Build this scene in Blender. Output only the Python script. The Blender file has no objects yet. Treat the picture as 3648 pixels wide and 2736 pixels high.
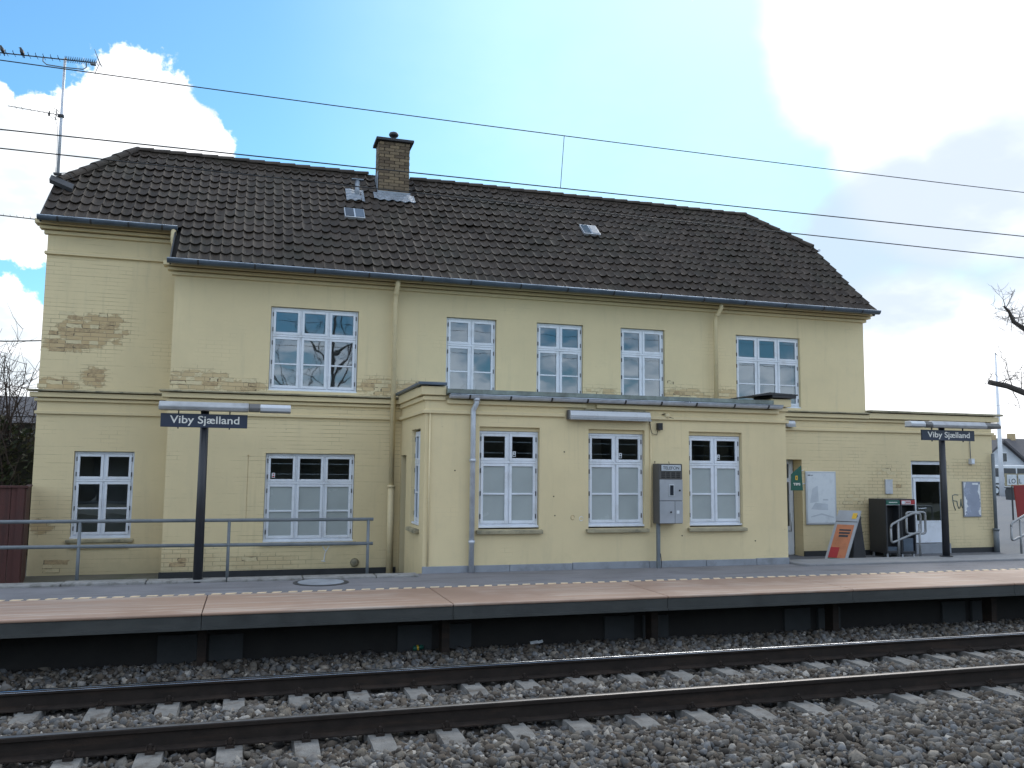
import bpy, bmesh, math, random
import numpy as np
from mathutils import Vector, Matrix, Euler

random.seed(7); rng = np.random.default_rng(7)
S = bpy.context.scene
COL = S.collection
rad = math.radians

# ------------------------------------------------------------------ camera
CAM_Z = 2.03
def make_camera(pitch=rad(5.650), yaw=rad(16.842), roll=rad(0.549), lens=30.192):
    f = Vector((math.sin(yaw)*math.cos(pitch), math.cos(yaw)*math.cos(pitch), math.sin(pitch)))
    r0 = Vector((math.cos(yaw), -math.sin(yaw), 0)); u0 = r0.cross(f)
    r = r0*math.cos(roll) + u0*math.sin(roll); u = -r0*math.sin(roll) + u0*math.cos(roll)
    cd = bpy.data.cameras.new('camera'); cd.lens = lens; cd.sensor_width = 36; cd.clip_end = 3000; cd.clip_start = .05
    c = bpy.data.objects.new('camera', cd); COL.objects.link(c)
    c.matrix_world = Matrix(((r.x, u.x, -f.x, 0), (r.y, u.y, -f.y, 0), (r.z, u.z, -f.z, CAM_Z), (0, 0, 0, 1)))
    S.camera = c
make_camera()

# ------------------------------------------------------------------ node helper
class NT:
    def __init__(s, tree): s.t = tree; s.n = tree.nodes; s.l = tree.links
    def new(s, typ, **kw):
        n = s.n.new(typ)
        for k, v in kw.items(): setattr(n, k, v)
        return n
    def put(s, sock, v):
        if v is None: return
        if hasattr(v, 'is_linked') or isinstance(v, bpy.types.NodeSocket): s.l.new(v, sock)
        else: sock.default_value = v
    def math(s, op, a, b=None, c=None, clamp=False):
        n = s.new('ShaderNodeMath', operation=op, use_clamp=clamp)
        s.put(n.inputs[0], a); s.put(n.inputs[1], b); s.put(n.inputs[2], c); return n.outputs[0]
    def vmath(s, op, a, b=None, scale=None):
        n = s.new('ShaderNodeVectorMath', operation=op)
        s.put(n.inputs[0], a); s.put(n.inputs[1], b)
        if scale is not None: s.put(n.inputs['Scale'], scale)
        return n.outputs['Value'] if op in ('DOT_PRODUCT', 'LENGTH', 'DISTANCE') else n.outputs[0]
    def ramp(s, v, lo, hi, a=0., b=1., smooth=True):
        n = s.new('ShaderNodeMapRange', interpolation_type='SMOOTHSTEP' if smooth else 'LINEAR')
        s.put(n.inputs[0], v); s.put(n.inputs[1], lo); s.put(n.inputs[2], hi); s.put(n.inputs[3], a); s.put(n.inputs[4], b)
        return n.outputs[0]
    def noise(s, vec, scale, detail=4, rough=.55, dist=0.):
        n = s.new('ShaderNodeTexNoise'); s.put(n.inputs['Vector'], vec)
        n.inputs['Scale'].default_value = scale; n.inputs['Detail'].default_value = detail
        n.inputs['Roughness'].default_value = rough; n.inputs['Distortion'].default_value = dist
        return n.outputs[0]
    def mix(s, f, a, b, blend='MIX'):
        n = s.new('ShaderNodeMix', data_type='RGBA', blend_type=blend)
        s.put(n.inputs[0], f)
        for i, v in ((6, a), (7, b)):
            if isinstance(v, tuple) and len(v) == 3: v = (*v, 1)
            s.put(n.inputs[i], v)
        return n.outputs[2]
    def scaled(s, vec, v3):
        return s.vmath('MULTIPLY', vec, v3)

# ------------------------------------------------------------------ world: sky with broken cloud
SUN_EL, SUN_AZ = rad(40), rad(36)      # azimuth from +Y towards +X : behind the building, to the right
W = bpy.data.worlds.new('World'); S.world = W; W.use_nodes = True
def make_world():
    t = NT(W.node_tree); t.n.clear()
    d = t.new('ShaderNodeTexCoord').outputs['Generated']
    sky = t.new('ShaderNodeTexSky', sky_type='NISHITA'); sky.sun_disc = False
    sky.sun_elevation = SUN_EL; sky.sun_rotation = SUN_AZ; sky.altitude = 50; sky.air_density = 1.0; sky.dust_density = .6; sky.ozone_density = 2.0
    blue = t.mix(1.0, sky.outputs[0], (.60, .98, 1.10), 'MULTIPLY')
    sep = t.new('ShaderNodeSeparateXYZ'); t.put(sep.inputs[0], d); z = sep.outputs[2]
    # flatten the direction the way a cloud deck does, so that clouds shrink towards the horizon
    zz = t.math('ADD', t.math('MAXIMUM', z, 0.0), .32)
    dv = t.new('ShaderNodeVectorMath', operation='DIVIDE'); t.put(dv.inputs[0], d)
    cz = t.new('ShaderNodeCombineXYZ'); t.put(cz.inputs[0], zz); t.put(cz.inputs[1], zz); t.put(cz.inputs[2], zz); t.put(dv.inputs[1], cz.outputs[0])
    flat = dv.outputs[0]
    n_mid = t.noise(flat, 4.2, 4, .6); n_fine = t.noise(d, 22, 5, .62)
    def blobs(lst):
        out = None
        for (x, y, zc, r, w) in lst:
            dist = t.vmath('DISTANCE', d, (x, y, zc))
            m = t.ramp(dist, r*1.25, r*.55, 0, w)
            out = m if out is None else t.math('MAXIMUM', out, m)
        return out
    # heaped cloud low over the left gable
    cum = blobs([(-.123, .929, .335, .088, 1), (-.205, .924, .295, .070, 1), (-.080, .936, .325, .058, 1),
                 (-.133, .914, .378, .042, 1), (-.225, .945, .250, .060, .9), (-.262, .905, .345, .034, 1), (-.27, .955, .10, .10, 1), (-.36, .90, .25, .12, 1)])
    cum = t.math('ADD', cum, t.math('MULTIPLY', t.math('SUBTRACT', n_fine, .5), 1.7))
    cum = t.ramp(cum, .38, .56)
    # bright broken cloud in front of the sun, grey underside
    brt = blobs([(.615, .655, .455, .16, 1), (.690, .635, .350, .17, 1), (.72, .53, .48, .28, 1), (.672, .735, .090, .135, 1), (.80, .60, .06, .20, 1), (.92, .35, .25, .4, 1)])
    brt = t.math('ADD', brt, t.math('MULTIPLY', t.math('SUBTRACT', n_mid, .5), .75))
    brt = t.ramp(brt, .22, .75)
    gry = blobs([(.640, .728, .232, .12, 1), (.715, .650, .255, .13, 1), (.580, .785, .215, .09, .75), (.50, .84, .22, .11, .4)])
    gry = t.math('ADD', gry, t.math('MULTIPLY', t.math('SUBTRACT', n_mid, .5), 1.3))
    gry = t.ramp(gry, .30, 1.05)
    # the rest of the sky: the same broken cloud, lit from the front
    away = t.ramp(t.vmath('DOT_PRODUCT', d, (.30, .93, .2)), .78, .35)
    gen = t.math('MULTIPLY', t.ramp(n_mid, .36, .58), away)
    veil = t.math('MULTIPLY', t.ramp(t.vmath('DOT_PRODUCT', d, (.58, .70, .42)), .80, .99), t.ramp(n_mid, .2, .8, .55, 1))
    white = (8.6, 8.7, 8.9)
    col = t.mix(t.math('MULTIPLY', veil, .72), blue, (4.4, 6.1, 6.7))
    shade = t.mix(t.ramp(n_mid, .40, .66), (6.0, 7.0, 8.6), (11.8, 12.5, 13.4))
    col = t.mix(t.math('MULTIPLY', gen, .92), col, shade)
    col = t.mix(brt, col, white)
    col = t.mix(t.math('MULTIPLY', gry, .85), col, (3.9, 4.6, 5.6))
    body = t.mix(t.ramp(n_mid, .38, .60), (5.4, 5.9, 6.3), white)
    col = t.mix(cum, col, body)
    # ground half of the sphere
    col = t.mix(t.ramp(z, -.005, -.03), col, (1.6, 1.6, 1.55))
    bg = t.new('ShaderNodeBackground'); t.put(bg.inputs[0], col); bg.inputs[1].default_value = .10
    out = t.new('ShaderNodeOutputWorld'); t.l.new(bg.outputs[0], out.inputs[0])
make_world()
W.cycles.sampling_method = 'MANUAL'; W.cycles.sample_map_resolution = 512
S.cycles.max_bounces = 6; S.cycles.diffuse_bounces = 3; S.cycles.glossy_bounces = 3; S.cycles.transparent_max_bounces = 6; S.cycles.sample_clamp_indirect = 8

# ------------------------------------------------------------------ sun (veiled by cloud) and exposure
sd = bpy.data.lights.new('sun', 'SUN'); sd.energy = 1.0; sd.angle = rad(18); sd.color = (1, .95, .88)
so = bpy.data.objects.new('sun', sd); COL.objects.link(so)
sv = Vector((math.sin(SUN_AZ)*math.cos(SUN_EL), math.cos(SUN_AZ)*math.cos(SUN_EL), math.sin(SUN_EL)))
so.rotation_euler = sv.to_track_quat('Z', 'Y').to_euler(); so.location = sv*60
vs = S.view_settings; vs.view_transform = 'Standard'; vs.look = 'None'; vs.exposure = 0.80; vs.gamma = 1; vs.use_curve_mapping = False

# ------------------------------------------------------------------ materials
def mat(name, col, rough=.6, var=.12, scale=6., bump=0., bscale=60., metal=0., spec=.5, dirt=None, dirt_amt=.0, dscale=3., dstretch=(1, 1, 1)):
    m = bpy.data.materials.new(name); m.use_nodes = True
    t = NT(m.node_tree); b = t.n['Principled BSDF']
    pos = t.new('ShaderNodeNewGeometry').outputs['Position']
    n = t.noise(pos, scale, 5, .6)
    f = t.ramp(n, .3, .7, 1-var, 1+var, False)
    mul = t.new('ShaderNodeVectorMath', operation='SCALE'); mul.inputs[0].default_value = col; t.put(mul.inputs['Scale'], f)
    c = mul.outputs[0]
    if dirt:
        dn = t.noise(t.scaled(pos, dstretch), dscale, 6, .65)
        c = t.mix(t.math('MULTIPLY', t.ramp(dn, .48, .70), dirt_amt), c, dirt)
    t.put(b.inputs['Base Color'], c)
    t.put(b.inputs['Roughness'], t.ramp(n, .3, .7, max(rough-.08, .02), min(rough+.08, 1), False))
    b.inputs['Metallic'].default_value = metal; b.inputs['Specular IOR Level'].default_value = spec
    if bump:
        bn = t.new('ShaderNodeBump'); bn.inputs['Strength'].default_value = bump; bn.inputs['Distance'].default_value = .01
        t.put(bn.inputs['Height'], t.noise(pos, bscale, 4, .6)); t.put(b.inputs['Normal'], bn.outputs[0])
    return m

def wall_mat(name, joint=.6, jlo=.45, jhi=.62, chips=.0, loss=(), amt=.9, base=(.700, .578, .345)):
    """cream paint over brickwork: faint joints, grime in them, flaking"""
    m = bpy.data.materials.new(name); m.use_nodes = True
    t = NT(m.node_tree); b = t.n['Principled BSDF']
    pos = t.new('ShaderNodeNewGeometry').outputs['Position']
    sx = t.new('ShaderNodeSeparateXYZ'); t.put(sx.inputs[0], pos)
    cb = t.new('ShaderNodeCombineXYZ'); t.put(cb.inputs[0], t.math('ADD', sx.outputs[0], sx.outputs[1])); t.put(cb.inputs[1], sx.outputs[2])
    uv = cb.outputs[0]
    br = t.new('ShaderNodeTexBrick'); t.put(br.inputs['Vector'], t.vmath('ADD', uv, (.07, .012, 0)))
    br.inputs['Scale'].default_value = 1; br.inputs['Brick Width'].default_value = .24; br.inputs['Row Height'].default_value = .0667
    br.inputs['Mortar Size'].default_value = .0045; br.inputs['Mortar Smooth'].default_value = .3
    br.inputs['Color1'].default_value = (0, 0, 0, 1); br.inputs['Color2'].default_value = (1, 1, 1, 1)
    mort = br.outputs['Fac']
    big = t.noise(uv, .55, 5, .6); mid = t.noise(uv, 3.2, 6, .65)
    zf = t.math('FRACT', t.math('DIVIDE', t.math('ADD', t.math('ADD', sx.outputs[2], .012), t.math('MULTIPLY', t.math('SUBTRACT', mid, .5), .012)), .0667))
    hline = t.ramp(t.math('ABSOLUTE', t.math('SUBTRACT', zf, .5)), .43, .485)
    brk = t.noise(t.scaled(uv, (1.6, 11.0, 1)), 1.0, 5, .7)                 # open stretches of bed joint
    jm = t.math('MULTIPLY', t.ramp(t.math('ADD', t.math('MULTIPLY', big, .45), t.math('MULTIPLY', brk, .55)), jlo, jhi), joint)
    vz = t.math('MULTIPLY', t.ramp(t.noise(uv, 1.1, 4, .6), .56, .66), joint)   # places where whole bricks stand out
    jf = t.math('MAXIMUM', t.math('MULTIPLY', hline, jm), t.math('MULTIPLY', mort, t.math('MULTIPLY', vz, .5)))
    lm = None
    for ex, ez, rx, rz in loss:                                             # flaked areas, ragged along the courses
        qx = t.math('DIVIDE', t.math('SUBTRACT', sx.outputs[0], ex), rx); qz = t.math('DIVIDE', t.math('SUBTRACT', sx.outputs[2], ez), rz)
        q_ = t.math('ADD', t.math('MULTIPLY', qx, qx), t.math('MULTIPLY', qz, qz)); lm = q_ if lm is None else t.math('MINIMUM', lm, q_)
    if lm is not None:
        rag = t.math('ADD', t.noise(t.scaled(uv, (4.5, 17, 1)), 1.0, 5, .7), t.math('MULTIPLY', t.noise(uv, 7, 4, .6), .6))
        lo_ = t.math('ADD', lm, t.math('MULTIPLY', t.math('SUBTRACT', rag, .8), 3.6))
        lossf = t.ramp(lo_, .80, .70); halo = t.ramp(lo_, 2.4, .9)
        jf = t.math('MAXIMUM', jf, t.math('MULTIPLY', mort, t.math('MULTIPLY', halo, .75)))
        rim = t.math('MULTIPLY', t.ramp(lo_, 1.0, .80), t.ramp(lo_, .62, .78))
    c = t.mix(t.ramp(big, .3, .7), tuple(x*.93 for x in base), tuple(x*1.05 for x in base))
    c = t.mix(t.math('MULTIPLY', t.ramp(mid, .45, .75), .22), c, (.56, .475, .30))
    stk = t.noise(t.scaled(uv, (5.5, .45, 1)), 1.0, 6, .65)                # rain streaks
    c = t.mix(t.math('MULTIPLY', t.ramp(stk, .52, .78), .28), c, (.42, .37, .25))
    runs = t.math('MULTIPLY', t.ramp(t.noise(t.scaled(uv, (9, .28, 1)), 1.0, 5, .7), .56, .74), t.ramp(big, .40, .60))
    c = t.mix(t.math('MULTIPLY', runs, .30), c, (.33, .28, .17))
    foot = t.math('MULTIPLY', t.ramp(t.math('ADD', sx.outputs[2], t.math('MULTIPLY', t.math('SUBTRACT', mid, .5), .9)), .75, .25), .35)  # splash-back grime
    c = t.mix(foot, c, (.30, .27, .17))
    if lm is not None:
        tan = t.mix(t.noise(t.scaled(uv, (4.2, 15, 1)), 1.0, 3, .6), (.36, .235, .110), (.62, .465, .255))
        c = t.mix(t.math('MULTIPLY', lossf, amt), c, tan)
        c = t.mix(t.math('MULTIPLY', rim, amt*.5), c, (.22, .17, .10))
    c = t.mix(t.math('MULTIPLY', jf, .75), c, (.16, .13, .085))
    if chips:
        ch = t.noise(t.scaled(uv, (1, 2.2, 1)), 9, 5, .6)
        cf = t.math('MULTIPLY', t.ramp(ch, .70, .73), chips)
        c = t.mix(cf, c, (.30, .20, .12))
    t.put(b.inputs['Base Color'], c); b.inputs['Roughness'].default_value = .62; b.inputs['Specular IOR Level'].default_value = .35
    h = t.math('ADD', t.math('MULTIPLY', jf, -1.), t.math('MULTIPLY', t.noise(uv, 38, 5, .6), .22))
    h = t.math('ADD', h, t.math('MULTIPLY', mid, .25))
    if lm is not None: h = t.math('SUBTRACT', h, t.math('MULTIPLY', lossf, .6))
    bn = t.new('ShaderNodeBump'); bn.inputs['Strength'].default_value = .45; bn.inputs['Distance'].default_value = .008
    t.put(bn.inputs['Height'], h); t.put(b.inputs['Normal'], bn.outputs[0])
    return m

def glass_mat(name, tint=(1, 1, 1), ior=1.9):
    m = bpy.data.materials.new(name); m.use_nodes = True
    t = NT(m.node_tree); t.n.clear()
    fr = t.new('ShaderNodeFresnel'); fr.inputs[0].default_value = ior
    pos = t.new('ShaderNodeNewGeometry').outputs['Position']
    bn = t.new('ShaderNodeBump'); bn.inputs['Strength'].default_value = .035; bn.inputs['Distance'].default_value = .02
    t.put(bn.inputs['Height'], t.noise(pos, 3.5, 1, .5))
    g = t.new('ShaderNodeBsdfGlossy'); g.inputs['Roughness'].default_value = .015; g.inputs['Color'].default_value = (.82, .92, 1, 1)
    t.put(g.inputs['Normal'], bn.outputs[0])
    tr = t.new('ShaderNodeBsdfTransparent'); tr.inputs[0].default_value = (*tint, 1)
    mx = t.new('ShaderNodeMixShader'); t.put(mx.inputs[0], fr.outputs[0]); t.l.new(tr.outputs[0], mx.inputs[1]); t.l.new(g.outputs[0], mx.inputs[2])
    o = t.new('ShaderNodeOutputMaterial'); t.l.new(mx.outputs[0], o.inputs[0])
    return m

def attr_mat(name, a, b_, c_, rough=.85, attr='tint', bump=.4, bscale=120, extra=()):
    """colour picked per piece from a stored random value"""
    m = bpy.data.materials.new(name); m.use_nodes = True
    t = NT(m.node_tree); b = t.n['Principled BSDF']
    at = t.new('ShaderNodeAttribute', attribute_name=attr)
    cr = t.new('ShaderNodeValToRGB'); e = cr.color_ramp.elements
    e[0].color = (*a, 1); e[1].color = (*c_, 1); x = e.new(.5); x.color = (*b_, 1)
    for p_, k_ in extra: x = e.new(p_); x.color = (*k_, 1)
    t.put(cr.inputs[0], at.outputs['Fac'])
    pos = t.new('ShaderNodeNewGeometry').outputs['Position']
    c = t.mix(t.math('MULTIPLY', t.ramp(t.noise(pos, 45, 4, .6), .45, .7), .35), cr.outputs[0], (.06, .055, .05))
    t.put(b.inputs['Base Color'], c); b.inputs['Roughness'].default_value = rough; b.inputs['Specular IOR Level'].default_value = .25
    bn = t.new('ShaderNodeBump'); bn.inputs['Strength'].default_value = bump; bn.inputs['Distance'].default_value = .005
    t.put(bn.inputs['Height'], t.noise(pos, bscale, 3, .6)); t.put(b.inputs['Normal'], bn.outputs[0])
    return m

def tile_mat():
    m = bpy.data.materials.new('roof_tile'); m.use_nodes = True
    t = NT(m.node_tree); b = t.n['Principled BSDF']
    pos = t.new('ShaderNodeNewGeometry').outputs['Position']
    oi = t.new('ShaderNodeObjectInfo').outputs['Random']
    at = t.new('ShaderNodeAttribute', attribute_name='tint').outputs['Fac']
    v = t.math('FRACT', t.math('ADD', oi, at))
    c = t.mix(v, (.034, .0250, .0190), (.062, .0465, .0355))
    c = t.mix(t.math('MULTIPLY', t.ramp(t.noise(pos, 1.3, 5, .6), .45, .7), .4), c, (.040, .040, .028))
    c = t.mix(t.math('MULTIPLY', t.ramp(t.noise(pos, 14, 6, .75), .63, .72), .55), c, (.20, .20, .165))     # lichen
    t.put(b.inputs['Base Color'], c); b.inputs['Roughness'].default_value = .72; b.inputs['Specular IOR Level'].default_value = .3
    bn = t.new('ShaderNodeBump'); bn.inputs['Strength'].default_value = .35; bn.inputs['Distance'].default_value = .006
    t.put(bn.inputs['Height'], t.noise(pos, 60, 5, .65)); t.put(b.inputs['Normal'], bn.outputs[0])
    return m

def coping_mat():
    m = bpy.data.materials.new('coping_red'); m.use_nodes = True
    t = NT(m.node_tree); b = t.n['Principled BSDF']
    pos = t.new('ShaderNodeNewGeometry').outputs['Position']
    s1 = t.noise(t.scaled(pos, (.7, 22, 1)), 1.0, 6, .65); big = t.noise(pos, .6, 4, .6)
    c = t.mix(t.ramp(big, .3, .7), (.270, .170, .120), (.350, .225, .160))
    c = t.mix(t.math('MULTIPLY', t.math('MULTIPLY', t.ramp(s1, .47, .62), t.ramp(big, .38, .55)), .85), c, (.44, .36, .30))
    c = t.mix(t.math('MULTIPLY', t.ramp(t.noise(t.scaled(pos, (1.2, 14, 1)), 1.3, 5, .6), .6, .75), .5), c, (.14, .085, .07))
    t.put(b.inputs['Base Color'], c); b.inputs['Roughness'].default_value = .6
    bn = t.new('ShaderNodeBump'); bn.inputs['Strength'].default_value = .25; bn.inputs['Distance'].default_value = .005
    t.put(bn.inputs['Height'], t.noise(pos, 90, 4, .6)); t.put(b.inputs['Normal'], bn.outputs[0])
    return m

M = {}
M['wall_smooth'] = wall_mat('cream_paint_smooth', .45, .60, .70, .35)
M['wall_rough'] = wall_mat('cream_paint_rough', .85, .475, .60, .5)
LOSS_W = [(-2.60, 4.20, .55, .26), (-2.35, 4.40, .3, .12), (-2.85, 3.98, .5, .12), (-2.50, 3.46, .2, .18), (-3.05, 3.32, .35, .12), (-3.15, 1.05, .2, .12)]
LOSS_U = [(-.85, 3.40, .5, .17), (-.15, 3.33, .45, .10), (2.05, 3.40, .4, .16), (2.75, 3.40, .45, .12), (6.12, 3.38, .35, .16), (7.85, 3.42, .5, .18), (8.75, 3.42, .3, .2)]
LOSS_L = [(-.9, .55, .45, .2), (.2, .5, .6, .12), (11.65, 1.1, .4, .6)]
LOSS_A = [(12.4, 1.72, .5, .42), (14.5, 2.1, .5, .18), (14.95, 1.5, .3, .5)]
M['wall_wing'] = wall_mat('cream_paint_wing', .85, .475, .60, .5, LOSS_W, amt=.8)
M['wall_upper'] = wall_mat('cream_paint_upper', .45, .60, .70, .35, LOSS_U, amt=.62)
M['wall_lower'] = wall_mat('cream_paint_lower', .85, .475, .60, .5, LOSS_L, amt=.22)
M['wall_annex'] = wall_mat('cream_paint_annex', .85, .475, .60, .5, LOSS_A, amt=.16)
M['trim'] = wall_mat('cream_trim', .0, .6, .8, .0, base=(.67, .553, .33))
M['cap'] = mat('weathered_cap', (.33, .29, .19), .7, .25, 5, .3, 60, dirt=(.10, .10, .075), dirt_amt=.8, dscale=4)
M['white'] = mat('white_paint', (.70, .74, .80), .38, .05, 3, .05, 40, dirt=(.45, .46, .46), dirt_amt=.35, dscale=5)
M['glass'] = glass_mat('window_glass', (.85, .9, .92), 2.4)
M['frost'] = mat('frosted_pane', (.36, .40, .40), .22, .05, 2, 0, spec=.6)
M['room'] = mat('room_plaster', (.45, .46, .47), .9, .1, 2)
M['tile'] = tile_mat()
M['deck'] = mat('roof_underlay', (.012, .011, .010), .9, .1)
M['zinc'] = mat('zinc', (.42, .47, .54), .32, .18, 4, .15, 30, metal=.75, dirt=(.07, .08, .09), dirt_amt=.5)
M['zinc_dark'] = mat('zinc_dark', (.095, .125, .165), .42, .22, 4, .15, 30, metal=.35)
M['zinc_light'] = mat('galvanised', (.52, .55, .60), .45, .15, 8, .1, 40, metal=.35)
M['lead'] = mat('lead_flashing', (.24, .27, .31), .5, .25, 9, .5, 25, metal=.3)
M['patina'] = mat('verdigris_sheet', (.20, .24, .22), .6, .3, 7, .3, 30, dirt=(.10, .11, .10), dirt_amt=.7)
M['brick'] = attr_mat('chimney_brick', (.125, .092, .062), (.185, .140, .092), (.225, .168, .105), .85)
M['mortar'] = mat('mortar', (.19, .15, .095), .95, .2, 20, .4, 80)
M['mortar_soot'] = mat('mortar_soot', (.045, .04, .035), .95, .2, 20, .4, 80)
M['brick_bare'] = mat('bare_brick', (.46, .345, .195), .9, .25, 22, .8, 70, dirt=(.33, .22, .12), dirt_amt=.7, dscale=9)
M['brick_paint'] = mat('painted_brick', (.64, .54, .33), .65, .06, 14, .5, 60, dirt=(.42, .32, .18), dirt_amt=.45, dscale=18)
M['plinth'] = mat('tar_plinth', (.022, .024, .027), .6, .3, 5, .3, 40)
M['plinth_grey'] = mat('grey_plinth', (.26, .28, .31), .7, .12, 4, .2, 50, dirt=(.12, .12, .12), dirt_amt=.5)
M['asphalt'] = mat('asphalt', (.185, .180, .190), .85, .16, 1.6, .6, 180, dirt=(.105, .10, .10), dirt_amt=.55, dscale=2.2, dstretch=(.5, 2.6, 1))
M['pave'] = mat('paving', (.23, .23, .235), .85, .1, 2, .3, 120, dirt=(.15, .15, .15), dirt_amt=.4)
M['plaza'] = mat('plaza_asphalt', (.105, .11, .122), .85, .1, .5, .3, 60)
M['kerb'] = mat('kerb_concrete', (.25, .245, .235), .9, .2, 8, .5, 60, dirt=(.09, .085, .07), dirt_amt=.7, dscale=9)
M['coping'] = coping_mat()
M['dash'] = mat('cream_marking', (.74, .58, .39), .6, .2, 12)
M['beam'] = mat('tarred_beam', (.040, .043, .041), .65, .25, 4, .3, 40, dirt=(.065, .065, .06), dirt_amt=.5, dstretch=(.3, 3, 3))
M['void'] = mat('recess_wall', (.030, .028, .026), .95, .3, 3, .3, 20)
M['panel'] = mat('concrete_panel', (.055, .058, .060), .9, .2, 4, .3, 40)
M['steel_rust'] = mat('rail_side', (.024, .0185, .0155), .75, .3, 7, .3, 60, spec=.2, dirt=(.055, .036, .026), dirt_amt=.5, dscale=5, dstretch=(.3, 1, 3))
M['steel_top'] = mat('rail_top', (.55, .58, .63), .20, .15, 5, metal=1.)
M['steel_dull'] = mat('rail_top_dull', (.16, .155, .155), .45, .2, 5, metal=1.)
M['sleeper'] = mat('sleeper_concrete', (.165, .160, .150), .9, .25, 10, .7, 70, dirt=(.075, .062, .05), dirt_amt=.85, dscale=6)
M['ballast'] = attr_mat('ballast', (.038, .033, .028), (.122, .112, .100), (.335, .315, .285), .9, bump=.5, bscale=150, extra=[(.12, (.055, .045, .036)), (.30, (.105, .085, .066)), (.42, (.082, .086, .090)), (.60, (.150, .128, .100)), (.72, (.150, .155, .162)), (.86, (.235, .205, .168))])
M['bed'] = mat('ballast_bed', (.035, .030, .026), .95, .3, 25, .8, 60)
M['ground'] = mat('yard_ground', (.12, .115, .09), .95, .25, 1.5, .5, 60, dirt=(.05, .07, .025), dirt_amt=.6, dscale=1.2)
M['navy'] = mat('sign_navy', (.020, .030, .060), .35, .06, 3)
M['letter'] = mat('sign_letter', (.78, .77, .72), .45, .04, 6)
M['post'] = mat('post_dark', (.022, .024, .030), .45, .15, 5)
M['housing'] = mat('lamp_housing', (.36, .37, .385), .4, .15, 5, metal=.4, dirt=(.2, .2, .2), dirt_amt=.5)
M['housing_dark'] = mat('lamp_housing_dark', (.11, .108, .106), .5, .2, 5)
M['diffuser'] = mat('lamp_diffuser', (.52, .54, .57), .3, .05, 5)
M['rail_grey'] = mat('railing_grey', (.145, .165, .18), .5, .18, 6, .1, 40)
M['rail_steel'] = mat('railing_steel', (.27, .28, .29), .42, .15, 6, metal=.5)
M['fence'] = mat('fence_board', (.070, .024, .020), .75, .2, 3, .4, 50, dstretch=(6, 6, .4), dirt=(.035, .016, .014), dirt_amt=.6, dscale=2)
M['phone_grey'] = mat('telephone_grey', (.36, .38, .41), .42, .08, 4, metal=.25, dirt=(.22, .22, .22), dirt_amt=.3)
M['phone_dark'] = mat('telephone_side', (.095, .090, .085), .5, .12, 5, metal=.2)
M['black'] = mat('black_rubber', (.012, .012, .013), .5, .1)
M['soot'] = mat('dark_metal', (.03, .03, .033), .55, .2, 6)
M['cream_pipe'] = mat('cream_pipe', (.68, .56, .335), .5, .1, 3, .05, 30, dirt=(.38, .32, .2), dirt_amt=.4)
M['cabinet'] = mat('cabinet_charcoal', (.028, .030, .035), .4, .12, 4)
M['green'] = mat('green_sheet', (.012, .10, .070), .45, .08, 5)
M['red'] = mat('red_sheet', (.38, .02, .025), .5, .08, 5)
M['redcloth'] = mat('red_awning', (.24, .022, .020), .7, .12, 3)
M['orange'] = mat('orange_poster', (.52, .19, .085), .5, .25, 4, dirt=(.40, .10, .05), dirt_amt=.7, dscale=4)
M['yellow'] = mat('yellow_badge', (.75, .46, .04), .5, .05)
M['pale'] = mat('pale_paper', (.66, .70, .73), .35, .06, 4, dirt=(.44, .48, .52), dirt_amt=.6, dscale=4, spec=.5)
M['ink'] = mat('ink', (.03, .035, .045), .6, .1)
M['inkfaint'] = mat('faint_print', (.49, .53, .575), .5, .1)
M['graffiti'] = mat('graffiti_ink', (.035, .085, .11), .6, .1)
M['mirror'] = mat('scratched_panel', (.36, .40, .50), .25, .06, 3, metal=.3)
M['scratch'] = mat('torn_paper', (.66, .68, .70), .6, .12, 20)
M['bark'] = mat('bark', (.055, .046, .040), .9, .3, 12, .6, 40)
M['twig'] = mat('twig', (.060, .042, .034), .9, .3, 12)
M['leaf'] = attr_mat('ivy_leaf', (.020, .028, .010), (.045, .055, .022), (.085, .075, .040), .6, bump=0)
M['hedge_core'] = mat('hedge_core', (.020, .020, .013), 1, .3, 8)
M['feather'] = mat('feather', (.010, .009, .012), .45, .2, 20)
M['house_white'] = mat('house_render', (.55, .57, .60), .8, .1, 1)
M['house_roof'] = mat('house_roof', (.085, .080, .085), .85, .2, 3)
M['window_dark'] = mat('far_window', (.03, .035, .045), .12, .1)
M['car_paint'] = mat('car_paint', (.62, .64, .66), .25, .03, 2)
M['pole_white'] = mat('pole_white', (.72, .73, .76), .4, .05, 2)
M['alu'] = mat('alu_frame', (.55, .58, .62), .35, .06, 5, metal=.6)
M['terra'] = mat('pot_white', (.68, .68, .66), .4, .05)
M['concrete'] = mat('chimney_cap', (.045, .045, .05), .8, .2, 6, .3, 40)

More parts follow.
